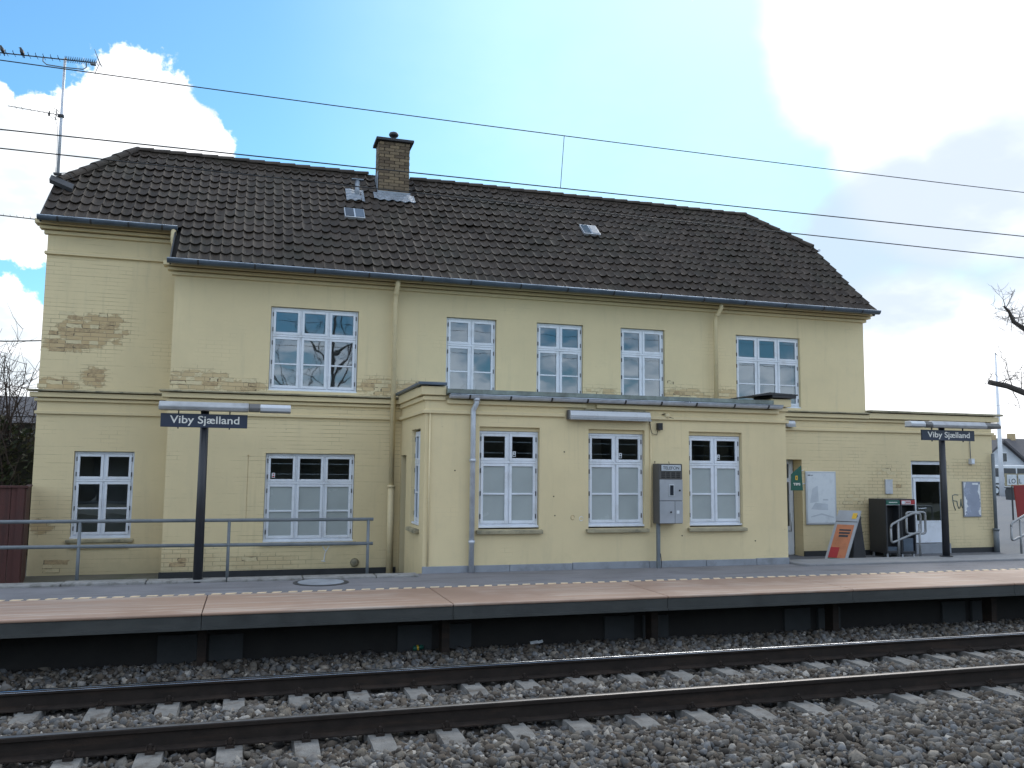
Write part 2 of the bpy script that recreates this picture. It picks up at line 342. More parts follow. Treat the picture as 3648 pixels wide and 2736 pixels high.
# ------------------------------------------------------------------ mesh builder
class MB:
    def __init__(s): s.v = []; s.f = []; s.mi = []
    def quad(s, a, b, c, d, mi=0):
        i = len(s.v); s.v += [tuple(a), tuple(b), tuple(c), tuple(d)]; s.f.append((i, i+1, i+2, i+3)); s.mi.append(mi); return s
    def poly(s, pts, mi=0):
        i = len(s.v); s.v += [tuple(p) for p in pts]; s.f.append(tuple(range(i, i+len(pts)))); s.mi.append(mi); return s
    def box(s, x0, x1, y0, y1, z0, z1, mi=0):
        i = len(s.v)
        s.v += [(x0, y0, z0), (x1, y0, z0), (x1, y1, z0), (x0, y1, z0), (x0, y0, z1), (x1, y0, z1), (x1, y1, z1), (x0, y1, z1)]
        for q in ((0, 3, 2, 1), (4, 5, 6, 7), (0, 1, 5, 4), (1, 2, 6, 5), (2, 3, 7, 6), (3, 0, 4, 7)):
            s.f.append(tuple(i+k for k in q)); s.mi.append(mi)
        return s
    def obox(s, c, ax, ay, az, mi=0):
        """box from centre and three half-axis vectors"""
        c, ax, ay, az = map(Vector, (c, ax, ay, az)); i = len(s.v)
        for sz in (-1, 1):
            for sx, sy in ((-1, -1), (1, -1), (1, 1), (-1, 1)): s.v.append(tuple(c+ax*sx+ay*sy+az*sz))
        for q in ((0, 3, 2, 1), (4, 5, 6, 7), (0, 1, 5, 4), (1, 2, 6, 5), (2, 3, 7, 6), (3, 0, 4, 7)):
            s.f.append(tuple(i+k for k in q)); s.mi.append(mi)
        return s
    def prism(s, pts, axis, a, b, mi=0, caps=True):
        """extrude a 2-D outline: axis 'x' -> pts are (y,z); 'y' -> (x,z); 'z' -> (x,y)"""
        def p(q, t): return {'x': (t, q[0], q[1]), 'y': (q[0], t, q[1]), 'z': (q[0], q[1], t)}[axis]
        n = len(pts); i = len(s.v)
        s.v += [p(q, a) for q in pts] + [p(q, b) for q in pts]
        for k in range(n): s.f.append((i+k, i+(k+1) % n, i+n+(k+1) % n, i+n+k)); s.mi.append(mi)
        if caps: s.f.append(tuple(range(i+n-1, i-1, -1))); s.mi.append(mi); s.f.append(tuple(range(i+n, i+2*n))); s.mi.append(mi)
        return s
    def tube(s, path, r, n=8, mi=0, caps=True):
        path = [Vector(q) for q in path]; rs = r if isinstance(r, (list, tuple)) else [r]*len(path)
        i0 = len(s.v); up = None
        for k, q in enumerate(path):
            d = (path[min(k+1, len(path)-1)]-path[max(k-1, 0)]).normalized()
            if up is None: up = Vector((0, 0, 1)) if abs(d.z) < .9 else Vector((1, 0, 0))
            a = d.cross(up)
            if a.length < 1e-4: a = d.cross(Vector((0, 1, 0)))
            a.normalize(); b = a.cross(d).normalized(); up = b
            for j in range(n):
                t = 2*math.pi*j/n; s.v.append(tuple(q+(a*math.cos(t)+b*math.sin(t))*rs[k]))
        for k in range(len(path)-1):
            for j in range(n):
                s.f.append((i0+k*n+j, i0+k*n+(j+1) % n, i0+(k+1)*n+(j+1) % n, i0+(k+1)*n+j)); s.mi.append(mi)
        if caps:
            s.f.append(tuple(i0+j for j in range(n-1, -1, -1))); s.mi.append(mi)
            e = i0+(len(path)-1)*n; s.f.append(tuple(e+j for j in range(n))); s.mi.append(mi)
        return s
    def lathe(s, prof, c, n=16, mi=0):
        i0 = len(s.v)
        for r, z in prof:
            for j in range(n):
                t = 2*math.pi*j/n; s.v.append((c[0]+r*math.cos(t), c[1]+r*math.sin(t), c[2]+z))
        for k in range(len(prof)-1):
            for j in range(n): s.f.append((i0+k*n+j, i0+k*n+(j+1) % n, i0+(k+1)*n+(j+1) % n, i0+(k+1)*n+j)); s.mi.append(mi)
        s.f.append(tuple(i0+j for j in range(n-1, -1, -1))); s.mi.append(mi)
        e = i0+(len(prof)-1)*n; s.f.append(tuple(e+j for j in range(n))); s.mi.append(mi)
        return s
    def mesh(s, name, mats, off=(0, 0, 0), smooth=False):
        me = bpy.data.meshes.new(name); ox, oy, oz = off
        me.from_pydata([(a-ox, b-oy, c-oz) for a, b, c in s.v], [], s.f)
        for m in (mats if isinstance(mats, (list, tuple)) else [mats]): me.materials.append(M[m] if isinstance(m, str) else m)
        if any(s.mi): me.polygons.foreach_set('material_index', s.mi)
        if smooth: me.polygons.foreach_set('use_smooth', [True]*len(s.f))
        me.update(); return me
    def build(s, name, mats, parent=None, smooth=False, bevel=0., at=None, label=None, clean=False):
        base = wloc(parent) if parent else Vector((0, 0, 0))
        off = Vector(at) if at is not None else base
        me = s.mesh(name, mats, off, smooth)
        o = bpy.data.objects.new(name, me); COL.objects.link(o)
        if parent: o.parent = parent
        o.location = off-base
        BASE[o.name] = off
        if smooth:
            md = None
            try: me.shade_smooth() if False else None
            except Exception: pass
        if bevel:
            b = o.modifiers.new('bevel', 'BEVEL'); b.width = bevel; b.segments = 2; b.limit_method = 'ANGLE'; b.angle_limit = rad(40)
        if label: o['label'] = label
        return o
BASE = {}
def wloc(o): return Vector(BASE.get(o.name, (0, 0, 0)))
def empty(name, loc, label, cat, group=None):
    o = bpy.data.objects.new(name, None); COL.objects.link(o); o.empty_display_size = .2
    o.location = loc; BASE[o.name] = Vector(loc); return tag(o, label, cat, group)
def tag(o, label=None, cat=None, group=None, kind=None):
    if label: o['label'] = label
    if cat: o['category'] = cat
    if group: o['group'] = group
    if kind: o['kind'] = kind
    return o
def inst(name, me, loc, parent=None, rot=None, scale=None):
    o = bpy.data.objects.new(name, me); COL.objects.link(o)
    b = wloc(parent) if parent else Vector((0, 0, 0))
    if parent: o.parent = parent
    o.location = Vector(loc)-b
    if rot is not None: o.rotation_euler = rot
    if scale is not None: o.scale = scale
    BASE[o.name] = Vector(loc); return o
def text_mesh(txt, size, mat_, extr=.002, sx=1.0, bold=0.0, align='LEFT'):
    cu = bpy.data.curves.new('lettering', 'FONT'); cu.body = txt; cu.size = size; cu.extrude = extr; cu.offset = bold; cu.align_x = align; cu.resolution_u = 4
    tmp = bpy.data.objects.new('tmp_text', cu); COL.objects.link(tmp)
    bpy.context.view_layer.update()
    me = bpy.data.meshes.new_from_object(tmp.evaluated_get(bpy.context.evaluated_depsgraph_get()))
    bpy.data.objects.remove(tmp); bpy.data.curves.remove(cu)
    me.transform(Matrix.Diagonal((sx, 1, 1, 1))); me.materials.clear(); me.materials.append(M[mat_]); me.name = 'lettering'
    return me
def lettering(txt, x, y, z, size, mat_, parent, width=None, name='lettering', bold=0.0, sx=1., tilt=0.):
    """upright text facing -Y whose left end stands at x, baseline z"""
    me = text_mesh(txt, size, mat_, bold=bold, sx=sx)
    xs = [v.co.x for v in me.vertices]; x0, x1 = min(xs), max(xs)
    k = width/(x1-x0) if width else 1.
    me.transform(Matrix.Translation((-x0, 0, 0))); me.transform(Matrix.Diagonal((k, 1, 1, 1)))
    return inst(name, me, (x, y, z), parent, (rad(90), tilt, 0))

# ------------------------------------------------------------------ key measures
YM, YB, YL = 14.60, 12.45, 15.35          # front planes: main block, bay, set-back wing
GL, GA = .28, .39                         # ground by the left part / by the annex
XL, XS, XR, XA = -3.30, -1.27, 11.94, 15.15
PZ = .52                                  # platform top

# ------------------------------------------------------------------ ground and platform
prof = [(-900, .2), (-8, .2), (-4, .5), (1.5, .5), (1.5, -.45), (10.55, -.45), (10.55, GL), (60, GL), (1500, 1.5)]
mb = MB()
for (y0, z0), (y1, z1) in zip(prof[:-1], prof[1:]): mb.quad((-900, y0, z0), (900, y0, z0), (900, y1, z1), (-900, y1, z1))
tag(mb.build('ground', 'ground'), 'bare dark ground reaching past the station to the horizon', 'ground', kind='structure')
mb = MB(); mb.box(8.60, 140, 12.72, 120, GA-.06, GA)
tag(mb.build('plaza_pavement', 'plaza'), 'grey asphalt forecourt beside and beyond the low annex', 'pavement', kind='structure')

plat = MB(); plat.box(-40, 60, 10.92, 12.02, .30, PZ); plat.box(2.30, 8.58, 12.02, 12.44, .30, PZ-.004)
PL = tag(plat.build('platform', 'asphalt', at=(0, 11, PZ)), 'grey asphalt station platform with red-brown edge', 'platform', kind='structure')
mb = MB(); mb.box(8.80, 60, 12.02, 12.72, .30, PZ+.035)
# rounded nose of the raised strip
pts = [(8.80, 12.02), (8.80, 12.72), (8.60, 12.72), (8.58, 12.50)] + [(8.80-.22*math.cos(a), 12.24-.22*math.sin(a)) for a in [rad(q) for q in (0, 20, 40, 60, 80)]]
mb.prism(pts[::-1], 'z', .30, PZ+.034)
mb.build('raised_paving', 'pave', PL, bevel=.015)
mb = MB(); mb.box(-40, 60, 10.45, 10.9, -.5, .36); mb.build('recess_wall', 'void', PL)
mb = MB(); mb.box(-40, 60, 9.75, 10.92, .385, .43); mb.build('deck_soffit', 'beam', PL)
slab = MB(); slab.box(-1.326, 1.326, 9.58, 10.915, .489, PZ)
sm = slab.mesh('coping_slab', 'coping', (0, 9.58, PZ))
bm_ = MB(); bm_.box(-1.327, 1.327, 9.595, 9.74, .375, .487).box(-1.327, 1.327, 9.575, 9.75, .348, .376); bme = bm_.mesh('edge_beam', 'beam', (0, 9.6, .44))
pst = MB(); pst.box(-.045, .045, 9.95, 10.12, -.4, .385); pme = pst.mesh('support_post', 'steel_rust', (0, 10, 0))
for k in range(-4, 8):
    x = -.42+2.66*k
    o = inst('coping_slab', sm, (x+1.33, 9.58, PZ), PL)
    b = o.modifiers.new('bevel', 'BEVEL'); b.width = .012; b.segments = 2
    inst('edge_beam', bme, (x+1.33, 9.6, .44), PL); inst('support_post', pme, (x, 10, 0), PL)
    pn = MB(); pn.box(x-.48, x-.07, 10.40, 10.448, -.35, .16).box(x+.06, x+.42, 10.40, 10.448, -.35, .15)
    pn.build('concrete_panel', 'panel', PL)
dm = MB(); dm.prism([(-.064, 11.05), (.046, 11.05), (.064, 11.11), (-.046, 11.11)], 'z', PZ-.004, PZ+.006); dme = dm.mesh('marking_dash', 'dash', (0, 11.08, PZ))
for k in range(100):
    x = -4.2+.176*k+random.uniform(-.008, .008)
    inst('marking_dash', dme, (x, 10.945+random.uniform(-.006, .006), PZ), PL, (0, 0, random.uniform(-.02, .02)), (random.uniform(.82, 1.05), random.uniform(.8, 1.1), 1))
kx = -12.0
while kx < 2.2:
    L = .98; x1 = min(kx+L, 2.32)
    kb = MB(); dz = random.uniform(-.006, .006); kb.box(kx+.006, x1-.006, 12.03, 12.30+random.uniform(-.01, .01), .2, PZ+.035+dz)
    kb.build('kerb_stone', 'kerb', PL, bevel=.015); kx += L
mb = MB(); mb.lathe([(.36, -.01), (.36, .006), (.33, .008)], (.95, 11.72, PZ), 28); mb.build('manhole_rim', 'soot', PL)
mb = MB(); mb.lathe([(.30, -.01), (.30, .012)], (.95, 11.72, PZ), 28); mb.build('manhole_lid', 'plinth_grey', PL)

# ------------------------------------------------------------------ track
def rail(y, label, top):
    h = [(-.07, -.172), (.07, -.172), (.07, -.162), (.012, -.142), (.010, -.045), (.035, -.034), (.036, -.008), (.030, 0), (-.030, 0), (-.036, -.008), (-.035, -.034), (-.010, -.045), (-.012, -.142), (-.07, -.162)]
    r = empty('rail', (4, y, -.17), label, 'rail')
    mb = MB(); mb.prism([(y+a, z) for a, z in h], 'x', -60, 90); mb.build('rail_section', 'steel_rust', r)
    mb = MB(); q = ([(-.0368, -.012)] if top == 'steel_top' else [])+[(-.034, -.0055), (-.028, -.0005), (-.018, .002), (0, .003), (.018, .002), (.028, -.0005), (.034, -.006)]
    for (a, b), (c, d_) in zip(q[:-1], q[1:]): mb.quad((-60, y+a, b), (90, y+a, b), (90, y+c, d_), (-60, y+c, d_))
    o = mb.build('running_surface', top, r, smooth=True)
rail(8.915, 'steel rail along the platform side, its top shining', 'steel_top')
rail(7.455, 'dark steel rail on the side away from the platform', 'steel_dull')
slp = MB()
prf = [(6.92, -.20), (7.15, -.175), (7.80, -.175), (8.0, -.21), (8.36, -.21), (8.56, -.175), (9.22, -.175), (9.45, -.20)]
for (y0, z0), (y1, z1) in zip(prf[:-1], prf[1:]):
    slp.quad((-.095, y0, z0), (.095, y0, z0), (.095, y1, z1), (-.095, y1, z1))
    for s in (-1, 1): slp.quad((.095*s, y0, z0), (.095*s, y1, z1), (.125*s, y1, -.36), (.125*s, y0, -.36))
slp.quad((-.125, 6.90, -.36), (.125, 6.90, -.36), (.095, 6.92, -.20), (-.095, 6.92, -.20))
slp.quad((-.125, 9.47, -.36), (.125, 9.47, -.36), (.095, 9.45, -.20), (-.095, 9.45, -.20))
sme = slp.mesh('sleeper', 'sleeper', (0, 8.185, -.18))
clp = MB(); clp.box(-.035, .035, -.035, .035, 0, .022).lathe([(.014, .0), (.014, .05), (.01, .055)], (0, 0, .02), 8).tube([(-.03, -.03, .03), (-.03, .035, .045), (.03, .035, .045), (.03, -.03, .03)], .007, 6)
cme = clp.mesh('rail_clip', 'steel_rust', (0, 0, 0))
for k in range(-5, 31):
    x = -1.80+.580*k+random.uniform(-.012, .012)
    if not -4.5 < x < 16: continue
    near = 'weathered concrete sleeper carrying both rails in the ballast'
    s = inst('sleeper', sme, (x, 8.185, -.18), None, (0, 0, random.uniform(-.012, .012)))
    tag(s, near, 'sleeper', 'concrete sleepers of the track')
    for y in (7.455, 8.915):
        for sg in (-1, 1): inst('rail_clip', cme, (x, y+sg*.098, -.176), s)

def bed_h(y):
    ys = [3.0, 5.2, 6.2, 6.7, 7.02, 7.2, 7.45, 7.6, 7.75, 8.35, 8.55, 8.9, 9.05, 9.5, 10.0, 10.45]
    zs = [-.02, -.06, -.11, -.165, -.205, -.225, -.225, -.215, -.18, -.175, -.215, -.225, -.19, -.13, -.10, -.17]
    return np.interp(y, ys, zs)
mb = MB(); ysb = np.linspace(1.5, 10.5, 60)
for a, b in zip(ysb[:-1], ysb[1:]): mb.quad((-40, a, bed_h(a)-.035), (60, a, bed_h(a)-.035), (60, b, bed_h(b)-.035), (-40, b, bed_h(b)-.035))
tag(mb.build('ballast_bed', 'bed'), 'dirt under the crushed stone of the track', 'ballast', kind='structure')

def stones():
    b = bmesh.new(); bmesh.ops.create_icosphere(b, subdivisions=1, radius=1)
    bv = np.array([v.co[:] for v in b.verts]); bf = np.array([[v.index for v in f.verts] for f in b.faces]); b.free()
    T = []
    for k in range(24):
        r = np.random.default_rng(100+k); v = bv*(1+r.uniform(-.40, .30, (len(bv), 1)))
        v[:, 0] *= r.uniform(.85, 1.35); v[:, 1] *= r.uniform(.75, 1.1); v[:, 2] *= r.uniform(.45, .85)
        T.append(v)
    T = np.array(T)
    # scatter inside what can be seen (and a margin): strip by strip
    P = []
    for y0, y1, dens in ((2.0, 4.6, 600), (4.6, 6.2, 740), (6.2, 7.4, 800), (7.4, 8.95, 860), (8.95, 10.40, 800)):
        x0 = -4.2; x1 = 17.0
        n = int(dens*(x1-x0)*(y1-y0)); P.append(np.stack([rng.uniform(x0, x1, n), rng.uniform(y0, y1, n)], 1))
    P = np.concatenate(P)
    keep = (P[:, 0] < 1.22*P[:, 1]+3.2) & (P[:, 0] > -.30*P[:, 1]-1.0)
    P = P[keep]; n = len(P)
    cz = bed_h(P[:, 1])
    for yr in (7.455, 8.915):                       # keep the rails clear
        cz = np.where(np.abs(P[:, 1]-yr) < .075, -9, cz)
    # stones do not pile up on the exposed heads of the sleepers
    ph = np.mod(P[:, 0]+1.80, .58); onsl = (np.minimum(ph, .58-ph) < .115)
    expo = onsl & (((P[:, 1] > 7.08) & (P[:, 1] < 7.66)) | ((P[:, 1] > 8.52) & (P[:, 1] < 9.2)))
    edge = np.minimum(ph, .58-ph) > .085
    cz = np.where(expo & (rng.random(n) > np.where(edge, .28, .03)), -9, cz)
    sz = np.clip(rng.lognormal(math.log(.0265), .40, n), .009, .062)
    mask = cz > -5; P, cz, sz = P[mask], cz[mask], sz[mask]; n = len(P)
    k = rng.integers(0, len(T), n)
    q = rng.normal(size=(n, 4)); q[:, 1:3] *= .55; q /= np.linalg.norm(q, axis=1, keepdims=True)
    w, x, y, z = q.T
    Rm = np.stack([np.stack([1-2*(y*y+z*z), 2*(x*y-z*w), 2*(x*z+y*w)], -1), np.stack([2*(x*y+z*w), 1-2*(x*x+z*z), 2*(y*z-x*w)], -1), np.stack([2*(x*z-y*w), 2*(y*z+x*w), 1-2*(x*x+y*y)], -1)], 1)
    V_ = np.einsum('nij,nvj->nvi', Rm, T[k])*sz[:, None, None]
    ctr = np.stack([P[:, 0], P[:, 1], cz-.012+rng.uniform(-.015, .018, n)+.010*np.sin(P[:, 0]*2.3)*np.sin(P[:, 1]*3.1)], 1)
    V_ = V_+ctr[:, None, :]
    nv = len(bv); F = (bf[None]+(np.arange(n)*nv)[:, None, None]).reshape(-1, 3)
    me = bpy.data.meshes.new('ballast_stones')
    me.vertices.add(n*nv); me.vertices.foreach_set('co', V_.reshape(-1).astype(np.float32))
    me.loops.add(len(F)*3); me.loops.foreach_set('vertex_index', F.reshape(-1).astype(np.int32))
    me.polygons.add(len(F)); me.polygons.foreach_set('loop_start', np.arange(0, len(F)*3, 3, dtype=np.int32)); me.polygons.foreach_set('loop_total', np.full(len(F), 3, np.int32))
    a = me.attributes.new('tint', 'FLOAT', 'POINT')
    tint = np.clip(rng.normal(.47, .25, n), 0, 1)
    a.data.foreach_set('value', np.repeat(tint, nv).astype(np.float32))
    me.materials.append(M['ballast']); me.update(); me.validate()
    o = bpy.data.objects.new('ballast_stones', me); COL.objects.link(o)
    tag(o, 'grey-brown crushed stone ballast around the rails and sleepers', 'ballast', kind='stuff')
    print('stones', n, 'tris', len(F))
stones()

cn_ = empty('drink_can', (1.98, 10.22, -.10), 'crushed green drink can lying in the ballast under the platform edge', 'can')
mb = MB(); mb.tube([(1.91, 10.22, -.075), (1.93, 10.22, -.075), (2.0, 10.23, -.068), (2.04, 10.23, -.07)], [.026, .032, .027, .024], 12); mb.build('can_body', 'green', cn_, smooth=True)
mb = MB(); mb.tube([(1.955, 10.221, -.073), (1.975, 10.222, -.071)], .0325, 12); mb.build('can_band', 'yellow', cn_, smooth=True)
ps = MB(); ps.obox((3.42, 10.25, -.085), (.055, .01, .004), (0, .02, .012), (0, -.001, .002)); ps.obox((3.50, 10.25, -.080), (.03, .0, .008), (0, .02, .010), (0, -.001, .002))
tag(ps.build('paper_scrap', 'scratch', None, at=(3.45, 10.25, -.09)), 'pale scrap of paper lying in the ballast under the platform edge', 'litter')

# ------------------------------------------------------------------ station building
BD = empty('station_building', (4.3, YM, GL), 'two-storey yellow painted brick station building with dark tiled roof', 'building')

def wall(X0, X1, Z0, Z1, Y, mat_, openings=(), thick=.28, side=None, parent=None):
    """wall sheet with real openings; side=None faces -Y, otherwise the sheet stands at X=side and X0..X1 run along Y (faces -X)"""
    xs = sorted({X0, X1, *[q for o in openings for q in o[:2]]}); zs = sorted({Z0, Z1, *[q for o in openings for q in o[2:4]]})
    mb = MB()
    def P(x, d, z): return (x, Y+d, z) if side is None else (side+d, x, z)
    solid = {}
    for i in range(len(xs)-1):
        for j in range(len(zs)-1):
            cx, cz = (xs[i]+xs[i+1])/2, (zs[j]+zs[j+1])/2
            solid[i, j] = not any(o[0] < cx < o[1] and o[2] < cz < o[3] for o in openings)
    for (i, j), s in solid.items():
        if not s: continue
        x0, x1, z0, z1 = xs[i], xs[i+1], zs[j], zs[j+1]
        mb.quad(P(x0, 0, z0), P(x1, 0, z0), P(x1, 0, z1), P(x0, 0, z1)); mb.quad(P(x1, thick, z0), P(x0, thick, z0), P(x0, thick, z1), P(x1, thick, z1))
        for di, dj, a, b in ((-1, 0, (x0, z0), (x0, z1)), (1, 0, (x1, z0), (x1, z1)), (0, -1, (x0, z0), (x1, z0)), (0, 1, (x0, z1), (x1, z1))):
            if not solid.get((i+di, j+dj), False): mb.quad(P(a[0], 0, a[1]), P(b[0], 0, b[1]), P(b[0], thick, b[1]), P(a[0], thick, a[1]))
    return mb.build('wall', mat_, parent or BD)

ZC, ZE = 3.22, 5.30
UP = [(.24, 1.68), (3.21, 4.12), (4.88, 5.78), (6.53, 7.44), (8.97, 10.42)]
wall(XS, XR, ZC, ZE, YM, 'wall_upper', [(a, b, 3.28, 4.68) for a, b in UP])
wall(XS, XR, 0, ZC, YM, 'wall_lower', [(.24, 1.68, .81, 2.25), (9.50, 10.40, 0, 2.27), (3.4, 8.4, .30, 2.8)])
wall(XL, XS-.002, 0, 6.02, YL, 'wall_wing', [(-2.72, -1.82, .85, 2.25)])
wall(2.44, 8.57, 0, 3.12, YB, 'wall_smooth', [(3.27, 4.22, 1.13, 2.66), (5.02, 5.98, 1.13, 2.66), (6.76, 7.73, 1.13, 2.66)])
wall(YB+.001, YM-.001, 0, 3.12, 0, 'wall_smooth', [(12.80, 13.50, 1.16, 2.63), (13.95, 14.50, 0, 2.24)], side=2.441)
wall(XR+.002, XA, 0, 3.24, YM+.02, 'wall_annex', [(13.03, 13.94, 0, 2.28)])
mb = MB()                                                                # remaining outer walls
mb.box(XS-.001, XS+.28, YM+.29, YL+.3, 0, 5.45)                          # return between main block and wing
mb.box(XL, XL+.28, YL+.29, 19.2, 0, 6.0); mb.box(XL, XR, 19.2, 19.48, 0, 5.3); mb.box(XR-.28, XR, YM+.29, 19.2, 3.0, 5.3)
mb.poly([(XL+.1, YL+.1, 5.9), (XL+.1, 19.2, 5.9), (XL+.1, 17.9, 7.0), (XL+.1, 16.1, 7.0)]); mb.poly([(XR-.1, YM+.1, 5.2), (XR-.1, 19.4, 5.2), (XR-.1, 17.9, 7.0), (XR-.1, 16.2, 7.0)])
mb.box(8.29, 8.569, YB+.29, YM, 0, 3.12); mb.box(XA-.28, XA-.001, YM+.31, 18.6, 0, 3.24); mb.box(XR, XA-.3, 18.3, 18.58, 0, 3.2)
mb.build('outer_wall', 'wall_rough', BD)
mb = MB(); mb.box(XL+.3, XR-.3, YM+1.9, YM+1.95, .1, 5.2); mb.box(XS+.3, XR-.3, YM+.3, YM+4, 2.95, 3.05); mb.box(XR+.02, XA-.3, YM+2.0, YM+2.05, 0, 3.2)
mb.box(2.75, 8.28, YB+.30, YM+1.9, .30, .34); mb.box(2.75, 8.28, YB+.30, YM+.29, 2.97, 3.0)
mb.build('partition', 'room', BD)

# cornices, string courses
def strip(name, x0, x1, Y, z0, z1, pr, m='trim', bevel=.006):
    mb = MB(); mb.box(x0, x1, Y-pr, Y+.05, z0, z1); return mb.build(name, m, BD, bevel=bevel)
e = .002
for z0, z1, pr in ((5.085, 5.136, .05), (5.152, 5.198, .11), (5.214, 5.28, .17)): strip('cornice', XS-pr, XR+pr, YM, z0, z1, pr)
for z0, z1, pr in ((5.775, 5.830, .05), (5.847, 5.896, .11), (5.912, 5.985, .17)): strip('cornice', XL-pr, XS-.002, YL, z0, z1, pr)
strip('string_course', XL-.03, XS-e, YL, 5.445, 5.495, .05)
for a, b, Y in ((XL, XS, YL), (XS, 2.435, YM), (8.575, XR, YM)):
    l = 1 if a in (XL, XS) else 0
    strip('string_course', a-.028*l, b, Y, 2.84, 2.888, .045)
    strip('cornice', a-.04*l, b, Y, 3.045, 3.092, .05); strip('cornice', a-.10*l, b, Y, 3.108, 3.184, .10); strip('cornice_cap', a-.14*l, b, Y, 3.199, 3.226, .15, 'cap')
strip('string_course', XR+e, XA+.03, YM+.02, 2.845, 2.895, .05)
strip('cornice', XR+e, XA+.04, YM+.02, 3.05, 3.098, .06); strip('cornice', XR+e, XA+.10, YM+.02, 3.115, 3.226, .12)
mb = MB(); mb.box(XR+e, XA+.17, YM-.15, 18.7, 3.242, 3.285); mb.build('flat_roof', 'cap', BD, bevel=.01)
# bay
for z0, z1, pr in ((2.835, 2.888, .042),):
    strip('string_course', 2.44-pr, 4.62, YB, z0, z1, pr); strip('string_course', 6.06, 8.57+pr, YB, z0, z1, pr)
    mb = MB(); mb.box(2.44-pr, 2.47, YB+.055, YM-.03, z0, z1); mb.build('string_course', 'trim', BD, bevel=.006)
strip('cornice', 2.76, 4.98, YB, 2.985, 3.045, .05); strip('cornice', 5.14, 8.42, YB, 2.985, 3.045, .05)
for x0, x1 in ((2.44, 2.735), (8.25, 8.57)):
    l = x0 < 3
    mb = MB(); mb.box(x0-.035*l, x1+.035*(not l), YB-.035, YB+.3, 3.03, 3.088); mb.build('cornice', 'trim', BD, bevel=.006)
    mb = MB(); mb.box(x0-.07*l, x1+.07*(not l), YB-.07, YB+.3, 3.105, 3.232); mb.build('cornice', 'trim', BD, bevel=.006)
    mb = MB(); mb.box(x0-.12*l, x1+.14*(not l), YB-.12, YB+.45 if not l else YM-.09, 3.248, 3.292); mb.build('parapet_cap', 'zinc_dark' if l else 'soot', BD, bevel=.008)
mb = MB(); mb.box(2.405, 2.47, YB+.302, YM-.05, 3.03, 3.10); mb.box(2.37, 2.47, YB+.302, YM-.09, 3.103, 3.245); mb.build('cornice', 'trim', BD, bevel=.006)
mb = MB(); mb.prism([(YB-.16, 3.135), (YB-.16, 3.198), (YM-.09, 3.24), (YM-.09, 3.10), (YB+.1, 3.10)], 'x', 2.74, 8.245); mb.build('bay_roof', 'patina', BD)
MB().prism([(7.66, 3.235), (8.20, 3.335), (8.74, 3.315), (8.74, 3.294), (8.2, 3.294)], 'y', YB-.125, YB+.6).build('roof_cover', 'soot', BD)
# plinths
mb = MB(); mb.box(XS-.03, 2.40, YM-.03, YM+.01, 0, .375); mb.build('plinth', 'plinth', BD)
mb = MB(); mb.box(8.62, 9.499, YM-.03, YM+.01, 0, .49); mb.box(10.401, 13.029, YM-.03, YM+.01, 0, .49); mb.box(13.941, XA+.02, YM-.01, YM+.03, 0, .49); mb.build('plinth', 'plinth', BD)
x = 2.43
for w_ in (1.32, 1.0, 1.28, 1.0, .92, .62):
    mb = MB(); mb.box(x+.004, min(x+w_, 8.59)-.004, YB-.035, YB+.01, .30, .615+random.uniform(-.006, .006)); mb.build('plinth_panel', 'plinth_grey', BD, bevel=.004); x += w_

